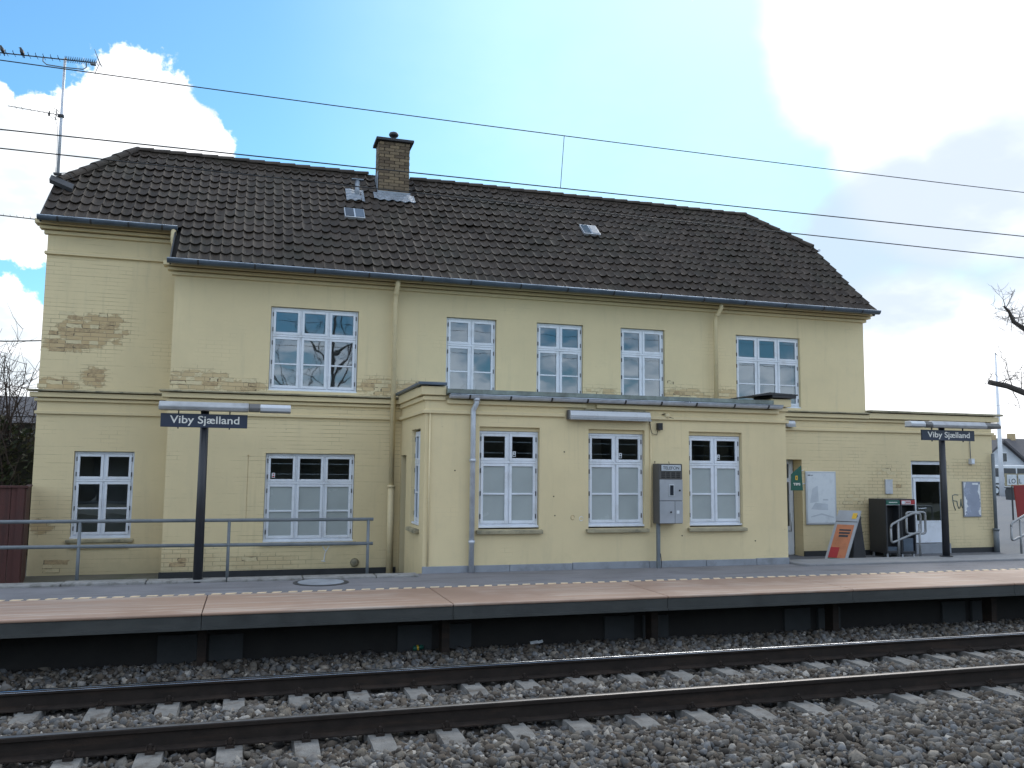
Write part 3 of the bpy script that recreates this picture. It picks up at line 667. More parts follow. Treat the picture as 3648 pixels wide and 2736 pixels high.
# ------------------------------------------------------------------ windows
def window(x0, x1, z0, z1, Y, n, ztr, zbar, low='glass', bars=False, sill=None, side=None, sticker=None, hinges=True, rec=.055):
    """casement window: fixed frame, n lights, a small sash above a transom and a tall sash with one glazing bar below"""
    def bx(mb, a, b, d0, d1, c, d):
        if side is None: mb.box(a, b, Y+d0, Y+d1, c, d)
        else: mb.box(side+d0, side+d1, a, b, c, d)
    fw = .036; g = .0025
    mb = MB()
    bx(mb, x0+g, x0+fw, rec, rec+.09, z0, z1-g); bx(mb, x1-fw, x1-g, rec, rec+.09, z0, z1-g)
    bx(mb, x0+fw, x1-fw, rec+.001, rec+.09, z1-fw, z1-g); bx(mb, x0+fw, x1-fw, rec+.001, rec+.09, z0, z0+fw*1.2)
    bx(mb, x0+fw, x1-fw, rec-.012, rec+.088, ztr-.016, ztr+.016)
    wi = (x1-x0-2*fw)/n
    for k in range(1, n):
        c = x0+fw+wi*k
        bx(mb, c-.012, c+.012, rec+.002, rec+.089, z0+fw*1.2, ztr-.016); bx(mb, c-.012, c+.012, rec+.002, rec+.089, ztr+.016, z1-fw)
    wd = mb.build('window', 'white', BD, bevel=.003)
    st = .042
    for k in range(n):
        a = x0+fw+wi*k+(.014 if k else .003); b = x0+fw+wi*(k+1)-(.014 if k < n-1 else .003)
        for lo, hi, bar in ((z0+fw*1.2+.003, ztr-.019, zbar), (ztr+.019, z1-fw-.003, None)):
            mb = MB(); d0, d1 = rec-.010, rec+.030
            bx(mb, a, a+st, d0, d1, lo, hi); bx(mb, b-st, b, d0, d1, lo, hi); bx(mb, a+st, b-st, d0+.001, d1, hi-st, hi); bx(mb, a+st, b-st, d0+.001, d1, lo, lo+st*1.05)
            if bar: bx(mb, a+st, b-st, d0+.002, d1, bar-.013, bar+.013)
            mb.build('sash', 'white', wd, bevel=.004)
            cells = [(lo+st*1.05, bar-.013), (bar+.013, hi-st)] if bar else [(lo+st*1.05, hi-st)]
            for c0, c1 in cells:
                mb = MB(); yy = rec+.012
                q = ((a+st, c0), (b-st, c0), (b-st, c1), (a+st, c1))
                if side is None: mb.quad(*[(u, Y+yy, w) for u, w in q])
                else: mb.quad(*[(side+yy, u, w) for u, w in q][::-1])
                mb.build('pane', low if (bar and low != 'glass') else 'glass', wd)
            if bars and not bar:
                mb = MB()
                for fz in (.30, .70): bx(mb, a+st, b-st, rec+.06, rec+.068, lo+(hi-lo)*fz-.005, lo+(hi-lo)*fz+.005)
                mb.build('security_bar', 'alu', wd)
            if hinges and (k == 0 or k == n-1):
                hx = (a-.010, a+.004) if k == 0 else (b-.004, b+.010)
                for fz in ((.2, .8) if not bar else (.12, .5, .88)):
                    mb = MB(); bx(mb, hx[0], hx[1], rec-.016, rec-.004, lo+(hi-lo)*fz-.035, lo+(hi-lo)*fz+.035); mb.build('hinge', 'soot', wd)
    if sticker is not None:
        k = sticker; a = x0+fw+wi*k+.014+st
        mb = MB(); bx(mb, a+.012, a+.062, rec+.006, rec+.009, ztr+.085, ztr+.165); sk = mb.build('sticker', 'pale', wd)
        mb = MB(); bx(mb, a+.020, a+.054, rec+.003, rec+.005, ztr+.095, ztr+.118); bx(mb, a+.028, a+.046, rec+.003, rec+.005, ztr+.132, ztr+.152); mb.build('sticker_print', 'red' if k == 0 else 'ink', wd)
    # drip rail and sill
    mb = MB(); bx(mb, x0-.005, x1+.005, rec-.045, rec-.002, z0-.012, z0+.018); mb.build('drip_rail', 'white', wd, bevel=.004)
    if sill:
        mb = MB()
        if side is None: mb.prism([(Y-sill[0], sill[1]), (Y+rec, sill[1]+.02), (Y+rec, sill[2]+.02), (Y-sill[0], sill[2])], 'x', x0-sill[3], x1+sill[3])
        else: mb.prism([(side-sill[0], sill[1]), (side+rec, sill[1]+.02), (side+rec, sill[2]+.02), (side-sill[0], sill[2])], 'y', x0-sill[3], x1+sill[3])
        mb.build('sill', 'cap' if side is None else 'cap', wd, bevel=.006)
    return wd
window(.243, 1.677, 3.283, 4.677, YM, 3, 4.20, 3.73)
for a, b in UP[1:4]: window(a+.003, b-.003, 3.283, 4.677, YM, 2, 4.195, 3.73)
window(8.973, 10.417, 3.283, 4.677, YM, 3, 4.195, 3.73)
window(.243, 1.677, .82, 2.247, YM, 3, 1.765, 1.31, low='frost', bars=True, sticker=0, sill=(.05, .765, .80, .06))
window(-2.717, -1.823, .86, 2.247, YL, 2, 1.78, 1.33, sill=(.06, .79, .835, .05))
mb = MB(); mb.box(-2.70, -1.84, YL-.03, YL+.02, .69, .785); mb.build('sill_apron', 'trim', BD, bevel=.006)
for i, (a, b) in enumerate(((3.273, 4.217), (5.023, 5.977), (6.763, 7.727))):
    window(a, b, 1.165, 2.60, YB, 2, 2.13, 1.655, low='frost', bars=True, sticker=1, sill=(.07, 1.065, 1.115, .045), rec=.075)
for a, b in ((3.27, 4.22), (5.02, 5.98), (6.76, 7.73)): MB().box(a+.001, b-.001, YB+.055, YB+.20, 2.601, 2.659).build('lintel', 'trim', BD)
window(12.803, 13.497, 1.18, 2.60, 0, 2, 2.12, 1.655, side=2.441, sill=(.07, 1.06, 1.11, .04), rec=.06)
# the frosted pane left of the middle bay window shows a pale curtain behind the top light
# side door of the bay
dr = MB(); dr.box(2.53, 2.57, 13.97, 14.48, .30, 2.20); DR = dr.build('door', 'soot', BD, bevel=.01)
mb = MB(); mb.box(2.515, 2.529, 14.03, 14.42, 1.0, 1.75); mb.build('door_panel', 'zinc_dark', DR)
mb = MB(); mb.box(2.44, 2.60, 13.953, 13.985, .3, 2.235).box(2.44, 2.60, 14.47, 14.497, .3, 2.235); mb.build('door_frame', 'trim', DR)
# recessed door behind the bay
d = MB(); d.box(9.52, 10.385, YM+.30, YM+.34, .36, .40); DW = d.build('door', 'white', BD)
mb = MB()
for a, b, c, dd in ((9.52, 9.60, .40, 2.26), (10.30, 10.39, .40, 2.26), (9.60, 10.30, 2.18, 2.26), (9.60, 10.30, 1.82, 1.90), (9.60, 10.30, .40, .95)): mb.box(a, b, YM+.285, YM+.335, c, dd)
mb.build('door_frame', 'white', DW, bevel=.004)
mb = MB(); mb.quad((9.6, YM+.31, 1.9), (10.3, YM+.31, 1.9), (10.3, YM+.31, 2.18), (9.6, YM+.31, 2.18)); mb.build('pane', 'glass', DW)
mb = MB(); mb.quad((9.6, YM+.31, .95), (10.3, YM+.31, .95), (10.3, YM+.31, 1.82), (9.6, YM+.31, 1.82)); mb.build('pane', 'glass', DW)
mb = MB(); mb.tube([(10.27, YM+.28, 1.20), (10.27, YM+.20, 1.20), (10.27, YM+.20, .86), (10.27, YM+.28, .86)], .014, 8); mb.build('handle', 'alu', DW, smooth=True)
mb = MB(); mb.box(9.95, 10.22, YM+.296, YM+.304, 1.12, 1.40).box(9.9, 10.2, YM+.296, YM+.304, 1.58, 1.66).box(10.0, 10.22, YM+.296, YM+.304, 1.72, 1.78); mb.build('door_notice', 'pale', DW)
# annex door
d = MB()
for a, b, c, dd in ((13.035, 13.10, .42, 2.27), (13.87, 13.935, .42, 2.27), (13.10, 13.87, 2.20, 2.27), (13.10, 13.87, 1.93, 1.99)): d.box(a, b, YM+.075, YM+.15, c, dd)
AD = d.build('door', 'white', BD, bevel=.004)
mb = MB()
for a, b, c, dd in ((13.11, 13.17, .60, 1.92), (13.80, 13.86, .60, 1.92), (13.17, 13.80, 1.85, 1.92), (13.17, 13.80, .60, 1.05)): mb.box(a, b, YM+.062, YM+.11, c, dd)
mb.box(13.17, 13.80, YM+.055, YM+.10, 1.02, 1.05); mb.build('door_leaf', 'white', AD, bevel=.004)
mb = MB(); mb.quad((13.17, YM+.085, 1.05), (13.80, YM+.085, 1.05), (13.80, YM+.085, 1.85), (13.17, YM+.085, 1.85)); mb.build('pane', 'glass', AD)
mb = MB(); mb.quad((13.10, YM+.11, 1.99), (13.87, YM+.11, 1.99), (13.87, YM+.11, 2.20), (13.10, YM+.11, 2.20)); mb.build('pane', 'glass', AD)
mb = MB(); mb.box(13.035, 13.935, YM-.02, YM+.1, .39, .585); mb.build('door_step', 'plinth_grey', AD)
mb = MB(); mb.tube([(13.20, YM+.06, 1.30), (13.20, YM+.0, 1.30), (13.36, YM+.0, 1.31)], .010, 8); mb.build('handle', 'alu', AD, smooth=True)
mb = MB(); mb.box(13.19, 13.30, YM+.30, YM+.34, 1.1, 1.78); mb.build('cabinet_behind_glass', 'frost', AD)

mb = MB(); mb.box(-.035+.0, -.027, YM-.0025, YM+.001, 1.2, 2.20); mb.build('rust_streak', 'brick_bare', BD)
mb = MB(); mb.tube([(-.031, YM, 2.21), (-.031, YM-.02, 2.21)], .012, 8); mb.build('nail', 'brick_bare', BD)
mb = MB()
for a, b in (((1.19, .74), (1.24, .66)), ((1.30, .74), (1.23, .62)), ((1.235, .63), (1.22, .50)), ((1.18, .50), (1.24, .49))): mb.tube([(a[0], YM-.001, a[1]), (b[0], YM-.001, b[1])], .009, 6)
mb.build('chalk_scrawl', 'scratch', BD)
mb = MB(); mb.tube([(1.72, YM, .46), (1.72, YM-.03, .46), (1.72, YM-.05, .46)], [.075, .065, .04], 12); mb.build('wall_vent', 'cap', BD, smooth=True)
for x, z in ((4.45, 1.62), (4.47, 1.33), (4.62, 2.3), (2.9, 2.0), (6.62, 1.0), (7.95, .9)):
    mb = MB(); mb.tube([(x, YB+.002, z), (x, YB-.004, z)], .011, 7); mb.build('wall_plug', 'black', BD)
for x, z, m_ in ((4.76, 1.30, 'brick_bare'), (4.90, 1.28, 'scratch')):
    mb = MB(); mb.tube([(x+.03*math.cos(q*.7), YB-.001, z+.035*math.sin(q*.7)) for q in range(9)], .005, 5); mb.build('scrawl', m_, BD)
# ------------------------------------------------------------------ exposed and flaking bricks
def brick_piece(m, sx, sd, ragged):
    r = random.Random(sd); mb = MB()
    def outline(hx, hz, j):
        p_ = [(-hx, -hz), (-hx*.35, -hz), (hx*.3, -hz), (hx, -hz), (hx, 0), (hx, hz), (hx*.4, hz), (-hx*.3, hz), (-hx, hz), (-hx, 0)]
        return [(a+r.uniform(-j, j)*1.6, b+r.uniform(-j, j)) for a, b in p_]
    mb.prism(outline(.1165*sx, .0300, .012 if ragged else .003), 'y', 0, .02, 0)
    mb.prism(outline(.1205*sx, .0335, .004), 'y', .0035, .02, 1)
    return mb.mesh('brick', [m, 'mortar'], (0, 0, 0))
BK = {'bare': [brick_piece('brick_bare', 1, k, True) for k in range(5)], 'paint': [brick_piece('brick_paint', 1, 20+k, k % 2) for k in range(5)]}
HB = {'bare': [brick_piece('brick_bare', .55, 40+k, True) for k in range(5)], 'paint': [brick_piece('brick_paint', .55, 60+k, k % 2) for k in range(5)]}
nb = 0
def patch(Y, lst, bare=.6, avoid=()):
    global nb
    done = set()
    for cx, cz, rx, rz, dens in lst:
        for j in range(int((cz-rz)/.0667)-1, int((cz+rz)/.0667)+2):
            z = (j+.5)*.0667-.012
            for i in range(int((cx-rx)/.24)-2, int((cx+rx)/.24)+3):
                x = (i+.5+.5*(j % 2))*.24-.07
                if (i, j) in done: continue
                q = ((x-cx)/rx)**2+((z-cz)/rz)**2
                if q > 1.0 or random.random() > dens*(.85-q*.55): continue
                if any(a-.125 < x < b+.125 and c-.04 < z < d_+.04 for a, b, c, d_ in avoid): continue
                done.add((i, j)); half = random.random() < .42
                src = HB if half else BK
                xx = x+random.choice((-.06, .06)) if half else x
                inst('brick', random.choice(src['bare' if random.random() < bare*(1.15-q) else 'paint']), (xx, Y-.0055+random.uniform(0, .003), z), BD, (random.uniform(-.012, .012), random.uniform(-.008, .008), random.uniform(-.01, .01))); nb += 1
patch(YL, [(-2.62, 4.22, .40, .17, .9), (-2.35, 4.30, .25, .13, .85), (-2.45, 4.53, .10, .06, .8), (-2.80, 3.98, .40, .09, .7), (-2.86, 4.42, .16, .10, .8), (-2.52, 3.46, .16, .15, .7), (-3.12, 3.34, .18, .10, .8), (-3.1, 4.0, .13, .2, .45), (-3.05, 1.0, .22, .16, .5), (-3.0, .5, .3, .15, .4)], .85)
patch(YM, [(-1.0, 3.42, .22, .22, .6), (-.55, 3.36, .45, .14, .6), (.0, 3.34, .35, .12, .35)], .3, [(.2, 1.7, 3.2, 4.7)])
patch(YM, [(2.0, 3.40, .25, .20, .5), (2.72, 3.42, .35, .14, .5)], .2, [(.2, 1.7, 3.2, 4.7), (3.2, 4.2, 3.2, 4.7)])
patch(YM, [(6.10, 3.38, .28, .18, .6), (7.75, 3.48, .32, .24, .6), (8.15, 3.36, .3, .12, .6), (8.75, 3.42, .2, .2, .6)], .25, [(4.8, 5.8, 3.2, 4.7), (6.5, 7.45, 3.2, 4.7), (8.95, 10.45, 3.2, 4.7)])
patch(YM, [(-1.02, .55, .22, .16, .4), (.0, .55, .2, .1, .3)], .3, [(.2, 1.7, .7, 2.3)])
patch(YM+.02, [(12.45, 1.68, .40, .36, .85), (12.35, 1.95, .28, .2, .7)], .08, [(12.34, 12.56, 1.56, 1.92), (13.0, 14, 0, 2.3), (11, 12.06, 0, 4)])
patch(YM, [(11.62, 1.35, .26, .30, .7), (11.66, .85, .24, .3, .7)], .08, [(10.4, 11.2, .9, 2.1), (11.84, 13, 0, 4)])
print('bricks', nb)

# ------------------------------------------------------------------ roof
T0, SL = (14.25, 5.255), rad(42)
CS, SN = math.cos(SL), math.sin(SL)
YR = 17.28; ZR = T0[1]+(YR-T0[0])*math.tan(SL)
XRL, XRR = -2.30, 10.93; YKL, YKR = 16.02, 16.22; VL, VR = XL-.05, XR+.03
def rz_(y): return T0[1]+(y-T0[0])*math.tan(SL)
def on_roof(x, y, h=0.):
    h += .012*math.sin(x*.9+1.)*math.sin((y-14)*1.7)+.008*math.sin(x*2.3+y)
    return Vector((x, y-SN*h, rz_(y)+CS*h))
dk = -.055
mb = MB()
R_ = lambda x, y: tuple(on_roof(x, y, dk))
mb.poly([R_(XS-.05, 14.27), R_(VR, 14.27), R_(VR, YKR), R_(XRR, YR), R_(XRL, YR), R_(VL, YKL), R_(VL, 15.08), R_(XS-.05, 15.08)])
def rear(x, y): q = on_roof(x, y, dk); return (q.x, 2*YR-q.y, q.z)
mb.poly([rear(VL, 15.08), rear(VL, YKL), rear(XRL, YR), rear(XRR, YR), rear(VR, YKR), rear(VR, 15.08)])
mb.poly([R_(VL, YKL), R_(XRL, YR), rear(VL, YKL)]); mb.poly([R_(VR, YKR), R_(XRR, YR), rear(VR, YKR)])
mb.quad(R_(VL, YKL), rear(VL, YKL), rear(VL, 15.08), R_(VL, 15.08))
RF = mb.build('roof', 'deck', BD)
TW, TL_, NR = .163, .2725, 15
us = [-.03, .12, .32, .55, .76, .92, 1.0, 1.05]; hs = [.035, .015, .002, .000, .011, .032, .043, .033]
def tile_geo():
    v, f = [], []
    n = len(us); L = TL_+.05
    rows = [(0.0, .026), (L, -.006)]
    for s_, lift in rows:
        for u, h in zip(us, hs): v.append((u*TW, s_, h+lift))
    for u, h in zip(us, hs): v.append((u*TW, .010, h+.026-.024))
    for k in range(n-1): f.append((k, k+1, n+k+1, n+k)); f.append((k+1, k, 2*n+k, 2*n+k+1))
    return np.array(v), f
tv, tf = tile_geo()
TM = Matrix(((1, 0, 0), (0, CS, -SN), (0, SN, CS))).to_4x4()          # tile frame -> roof plane
tme = bpy.data.meshes.new('tile'); tme.from_pydata([tuple(x) for x in tv], [], tf); tme.materials.append(M['tile'])
a_ = tme.attributes.new('tint', 'FLOAT', 'POINT')
holes = [(2.17, 2.92, 16.40, 17.3)]
tiles = []
ncol = int((VR-VL)/TW)
for r in range(NR):
    y = T0[0]+r*TL_*CS; yc = y+.5*TL_*CS
    for c in range(ncol+1):
        x = VL+c*TW; xc = x+TW/2
        if xc > VR+.02: continue
        if xc < XS-.03 and r < 4: continue
        if yc > YKL and xc < VL+(XRL-VL)*(yc-YKL)/(YR-YKL): continue
        if yc > YKR and xc > VR+(XRR-VR)*(yc-YKR)/(YR-YKR): continue
        if any(a < xc < b and c0 < yc < d_ for a, b, c0, d_ in holes): continue
        tiles.append((x, y))
tiles.sort(key=lambda q: q[0]**2+q[1]**2)
for x, y in tiles[:300]:
    p = on_roof(x, y)
    o = inst('tile', tme, p+Vector((random.gauss(0, .003), random.gauss(0, .005), random.uniform(-.003, .006))), RF, (SL+random.gauss(0, .014), random.gauss(0, .014), random.gauss(0, .014)))
V_, F_, tt = [], [], []
for x, y in tiles[300:]:
    rm = np.array((Euler((SL+random.gauss(0, .014), random.gauss(0, .014), random.gauss(0, .014))).to_matrix()))
    p = on_roof(x, y); i = len(V_)*len(tv)
    V_.append(tv@rm.T+np.array(p)+np.array((random.gauss(0, .003), random.gauss(0, .005), random.uniform(-.003, .006)))-np.array(wloc(RF)))
    F_ += [tuple(i+k for k in q) for q in tf]; tt += [random.random()]*len(tv)
me = bpy.data.meshes.new('tile_field'); me.from_pydata(np.concatenate(V_).tolist(), [], F_); me.materials.append(M['tile'])
a_ = me.attributes.new('tint', 'FLOAT', 'POINT'); a_.data.foreach_set('value', tt)
o = bpy.data.objects.new('tile_field', me); COL.objects.link(o); o.parent = RF; tag(o, kind='stuff')
print('tiles', len(tiles))
# ridge and hip tiles
rt = MB(); nseg = 8
ring = [(.105*math.cos(math.pi*k/nseg), .085*math.sin(math.pi*k/nseg)) for k in range(nseg+1)]
for k in range(nseg):
    (a, b), (c, d_) = ring[k], ring[k+1]
    rt.quad((0, a*1.06, b*1.06+.006), (0, c*1.06, d_*1.06+.006), (.34, c, d_-.010), (.34, a, b-.010))
    rt.quad((0, a*1.06, b*1.06+.006), (0, a*.9, b*.9-.006), (0, c*.9, d_*.9-.006), (0, c*1.06, d_*1.06+.006))
rme = rt.mesh('ridge_tile', 'tile')
def ridge_run(p, q):
    p, q = Vector(p), Vector(q); L = (q-p).length; n = max(1, round(L/.30)); d = (q-p).normalized()
    yv = Vector((0, 0, 1)).cross(d).normalized(); zv = d.cross(yv); R3 = Matrix((d, yv, zv)).transposed()
    for k in range(n):
        o = inst('ridge_tile', rme, p+d*(L*k/n)+Vector((0, 0, random.uniform(-.004, .005))), RF)
        o.rotation_euler = R3.to_euler(); o.rotation_euler.x += random.uniform(-.03, .03)
ridge_run((XRR-.02, YR, ZR+.005), (3.0, YR, ZR+.005)); ridge_run((2.1, YR, ZR+.005), (XRL+.02, YR, ZR+.005))
hl = on_roof(VL+.03, YKL, .02); hr = on_roof(VR-.03, YKR, .02)
ridge_run(hl, (XRL, YR, ZR+.01)); ridge_run(hr, (XRR, YR, ZR+.01))
mb = MB()
for p_, q_ in ((hl, Vector((XRL, YR, ZR))), (hr, Vector((XRR, YR, ZR))), (Vector((XRL, YR, ZR)), Vector((XRR, YR, ZR)))):
    mb.tube([p_-Vector((0, 0, .055)), q_-Vector((0, 0, .050))], .095, 8)
mb.build('ridge_bedding', 'tile', RF)
# verge board along the step and at the right gable
mb = MB()
for x, y0, y1 in ((XS-.06, 14.28, 15.10), (VR+.028, 14.26, YKR), (VL-.03, 15.08, YKL)):
    a, b = on_roof(x, y0, -.05), on_roof(x, y1, -.05)
    mb.obox((a+b)/2, (.012, 0, 0), (b-a)/2, Vector((0, -SN, CS))*.05)
mb.build('verge_board', 'soot', RF)
# roof lights: pairs of glass tiles
for x0, x1, y0, y1 in ((1.50, 1.87, 15.70, 15.97), (6.30, 6.66, 15.90, 16.19)):
    wv = (x1-x0)/2; c = on_roof((x0+x1)/2, (y0+y1)/2, .055); ay = Vector((0, CS, SN))*((y1-y0)/2/CS); az = Vector((0, -SN, CS))
    mb = MB(); mb.obox(c, (wv, 0, 0), ay, az*.028); rl = mb.build('roof_light', 'alu', RF, bevel=.006)
    for s in (-1, 1):
        mb = MB(); mb.obox(c+Vector((s*wv*.5, 0, 0))+az*.03, (wv*.43, 0, 0), ay*.86, az*.005); mb.build('pane', 'window_dark' if s < 0 else 'zinc_dark', rl)
# flue with lead slate
fx, fy = 1.80, 16.50; fz = rz_(fy)
mb = MB(); mb.tube([(fx, fy, fz-.1), (fx, fy, fz+.33)], .045, 12); FL = mb.build('flue', 'lead', RF, smooth=True)
mb = MB(); mb.obox((fx, fy, fz+.345), (.115, 0, 0), (0, .05, 0), (0, 0, .008)); mb.build('flue_cap', 'lead', FL)
def sheet(name, pts, mat_, parent, h=.056, amp=.006):
    """dressed lead: a wavy sheet following the tile corrugation"""
    mb = MB(); n = 26; (x0, x1, y0, y1) = pts
    for i in range(n):
        for j in range(4):
            q = []
            for a, b in ((i, j), (i+1, j), (i+1, j+1), (i, j+1)):
                x = x0+(x1-x0)*a/n; e_ = .014*math.sin(x*2*math.pi/TW+.6) if b == 0 else 0
                y = y0+e_+(y1-y0-e_)*b/4; q.append(tuple(on_roof(x, y, h+amp*math.sin(x*2*math.pi/TW)+.006*math.sin(17*x+9*y))))
            mb.quad(*q)
    o = mb.build(name, mat_, parent, smooth=True); s = o.modifiers.new('thick', 'SOLIDIFY'); s.thickness = .006; return o
sheet('lead_slate', (1.58, 1.93, 16.30, 16.66), 'lead', FL)
# chimney
cx0, cx1, cy0, cy1, cz1 = 2.23, 2.845, 16.64, 17.06, 8.53
mb = MB(); mb.box(cx0+.008, cx1-.008, cy0+.008, cy1-.008, 7.1, cz1); CH = mb.build('chimney', 'mortar_soot', BD)
def cbrick(l):
    m_ = MB(); m_.box(-l/2, l/2, -.012, .02, -.0285, .0285)
    me = m_.mesh('brick', 'brick'); at = me.attributes.new('tint', 'FLOAT', 'POINT'); return me
def brick_row_mesh(l, t):
    me = cbrick(l); me.attributes['tint'].data.foreach_set('value', [t]*len(me.vertices)); return me
LIB = {(l, t): brick_row_mesh(l, t/4) for l in (.190, .090) for t in range(5)}
for j in range(20):
    z = 7.26+.0645*j
    if z > cz1-.02: break
    xs_ = [cx0+.1+.205*i for i in range(3)] if j % 2 == 0 else [cx0+.05, cx0+.205, cx0+.41, cx0+.565]
    for i, x in enumerate(xs_):
        l = .190 if j % 2 == 0 or 0 < i < 3 else .090
        if j % 2 == 0 and i == 3: continue
        inst('brick', LIB[l, random.randrange(5)], (x, cy0, z), CH, (0, 0, random.uniform(-.01, .01)))
    for i, y in enumerate((cy0+.115, cy0+.32) if j % 2 else (cy0+.06, cy0+.21, cy0+.36)):
        inst('brick', LIB[.190 if j % 2 or i == 1 else .090, random.randrange(5)], (cx0, y, z), CH, (0, 0, -math.pi/2))
mb = MB(); mb.box(cx0-.07, cx1+.07, cy0-.07, cy1+.07, cz1, cz1+.055); mb.build('chimney_cap', 'concrete', CH, bevel=.008)
mb = MB(); mb.lathe([(.068, 0), (.068, .03), (.052, .09), (.040, .10), (.040, .13)], ((cx0+cx1)/2, 16.83, cz1+.055), 14).lathe([(.085, .13), (.10, .16), (.085, .20), (.03, .225)], ((cx0+cx1)/2, 16.83, cz1+.055), 14); mb.build('chimney_pot', 'soot', CH, smooth=True)
sheet('lead_apron', (2.12, 2.93, 16.40, 16.63), 'lead', CH, .066)
mb = MB(); mb.box(cx0-.02, cx1+.02, cy0-.022, cy0-.014, 7.22, 7.50); mb.box(cx0-.022, cx0-.014, cy0, cy1, 7.3, 7.9); mb.build('lead_flashing', 'lead', CH)
# bracket at the gable
mb = MB(); mb.tube([(12.0, 16.02, 6.96), (12.0, 16.36, 6.975), (11.99, 16.28, 6.80)], .030, 8); mb.build('gable_bracket', 'zinc_light', RF)
# board under the antenna
a, b = on_roof(-3.44, 15.98, .08), on_roof(-3.05, 15.80, .06)
mb = MB(); mb.obox((a+b)/2, (b-a)/2, (0, .07, .06), (0, -.02, .03)); mb.build('flashing_board', 'soot', RF)

# gutters
def gutter(x0, x1, y, z, r, m, n_br, name='gutter'):
    g = MB(); K = 9
    ring = [(y+r*math.cos(math.pi+math.pi*k/K), z+r*math.sin(math.pi+math.pi*k/K)*1.05) for k in range(K+1)]
    for (a, b), (c, d_) in zip(ring[:-1], ring[1:]): g.quad((x0, a, b), (x1, a, b), (x1, c, d_), (x0, c, d_))
    for x in (x0, x1): g.poly([(x, a, b) for a, b in ring])
    o = g.build(name, m, BD, smooth=False); s = o.modifiers.new('thick', 'SOLIDIFY'); s.thickness = .004
    mb = MB(); mb.tube([(x0, y-r, z), (x1, y-r, z)], .010, 8); mb.build('gutter_bead', 'zinc', o, smooth=True)
    for k in range(n_br):
        x = x0+(k+.5)*(x1-x0)/n_br+random.uniform(-.04, .04)
        mb = MB(); q = [(y+(r+.005)*math.cos(math.pi+math.pi*j/8), z+(r+.005)*math.sin(math.pi+math.pi*j/8)*1.05) for j in range(9)]
        for (a, b), (c, d_) in zip(q[:-1], q[1:]): mb.obox((x, (a+c)/2, (b+d_)/2), (.014, 0, 0), (0, (c-a)/2*1.1, (d_-b)/2*1.1), Vector((0, -(d_-b), (c-a))).normalized()*.004)
        mb.build('bracket', 'soot', o)
    return o
gutter(XS-.09, XR+.07, 14.20, 5.262, .062, 'zinc_dark', 15); gutter(XL-.09, XS-.03, 15.00, 5.985, .062, 'zinc_dark', 4)
gutter(2.78, 8.42, YB-.115, 3.118, .052, 'zinc_light', 9)
# downpipes
def pipe(path, r, m, name='downpipe', rings=()):
    mb = MB(); mb.tube(path, r, 12); o = mb.build(name, m, BD, smooth=True)
    for z in rings:
        q = min(range(len(path)-1), key=lambda k: abs((path[k][2]+path[k+1][2])/2-z)); a, b = Vector(path[q]), Vector(path[q+1]); t = (z-a.z)/(b.z-a.z) if b.z != a.z else 0; c = a.lerp(b, t)
        mb = MB(); mb.tube([c-Vector((0, 0, .022)), c+Vector((0, 0, .022))], r+.010, 12); mb.build('pipe_collar', m, o, smooth=True)
    return o
yp = YM-.13
pipe([(2.29, yp-.16, 5.24), (2.29, yp-.16, 5.13), (2.28, yp-.03, 4.98), (2.28, yp, 4.9), (2.28, yp, 1.72)], .043, 'cream_pipe', rings=(5.0,))
pipe([(2.28, yp, 1.72), (2.28, yp, GL)], .056, 'cream_pipe', rings=(1.72,))
pipe([(8.49, yp-.16, 5.24), (8.49, yp-.16, 5.13), (8.46, yp-.03, 4.98), (8.45, yp, 4.9), (8.45, yp, 3.24)], .040, 'cream_pipe', rings=(5.0,))
pipe([(-1.36, 15.0, 5.95), (-1.36, 15.0, 5.75), (-1.33, 15.05, 5.62), (-1.31, 15.15, 5.5)], .045, 'cream_pipe')
yb = YB-.075
pipe([(3.19, YB-.115, 3.08), (3.19, YB-.115, 3.0), (3.15, yb, 2.90), (3.15, yb, 2.86), (3.15, yb, PZ)], .040, 'zinc_light', rings=(3.05, 2.15, .96))
pipe([(2.51, YB-.02, 2.89), (2.51, YB-.02, PZ)], .013, 'cream_pipe', 'conduit'); pipe([(6.075, YB-.015, 2.80), (6.075, YB-.015, 1.15)], .012, 'cream_pipe', 'conduit')
pipe([(15.08, YM-.06, 2.45), (15.08, YM-.06, .86)], .035, 'rail_grey'); pipe([(15.08, YM-.06, .88), (15.08, YM-.06, GA)], .058, 'rail_grey', rings=(.86,))
pipe([(14.55, YM, 2.85), (14.55, YM, 2.33)], .008, 'rail_grey', 'conduit')
# small fittings on the walls
def fitting(name, box, m, label, cat, extra=None):
    x0, x1, y0, y1, z0, z1 = box
    o = empty(name, ((x0+x1)/2, y1, z0), label, cat); mb = MB(); mb.box(*box); mb.build('housing', m, o, bevel=.006)
    if extra: extra(o)
    return o
fitting('junction_box', (14.51, 14.60, YM-.06, YM+.02, 2.22, 2.34), 'diffuser', 'small white junction box on the annex wall above the grey panel', 'box',
        lambda o: MB().box(14.52, 14.59, YM-.066, YM-.06, 2.24, 2.32).build('lid', 'white', o))
fitting('wall_sensor', (2.46, 2.51, YM-.09, YM, 2.18, 2.27), 'diffuser', 'small white sensor box in the corner beside the cream downpipe', 'sensor',
        lambda o: MB().lathe([(.018, 0), (.014, -.02)], (2.485, YM-.07, 2.18), 10).build('lens', 'pale', o))
def spk(o):
    MB().box(6.19, 6.25, YB-.085, YB-.078, 2.70, 2.76).build('grille', 'black', o)
    MB().tube([(6.06, YB-.02, 2.82), (6.07, YB-.03, 2.68), (6.10, YB-.02, 2.61), (6.18, YB-.02, 2.59), (6.20, YB-.02, 2.67)], .005, 6).build('cable', 'soot', o, smooth=True)
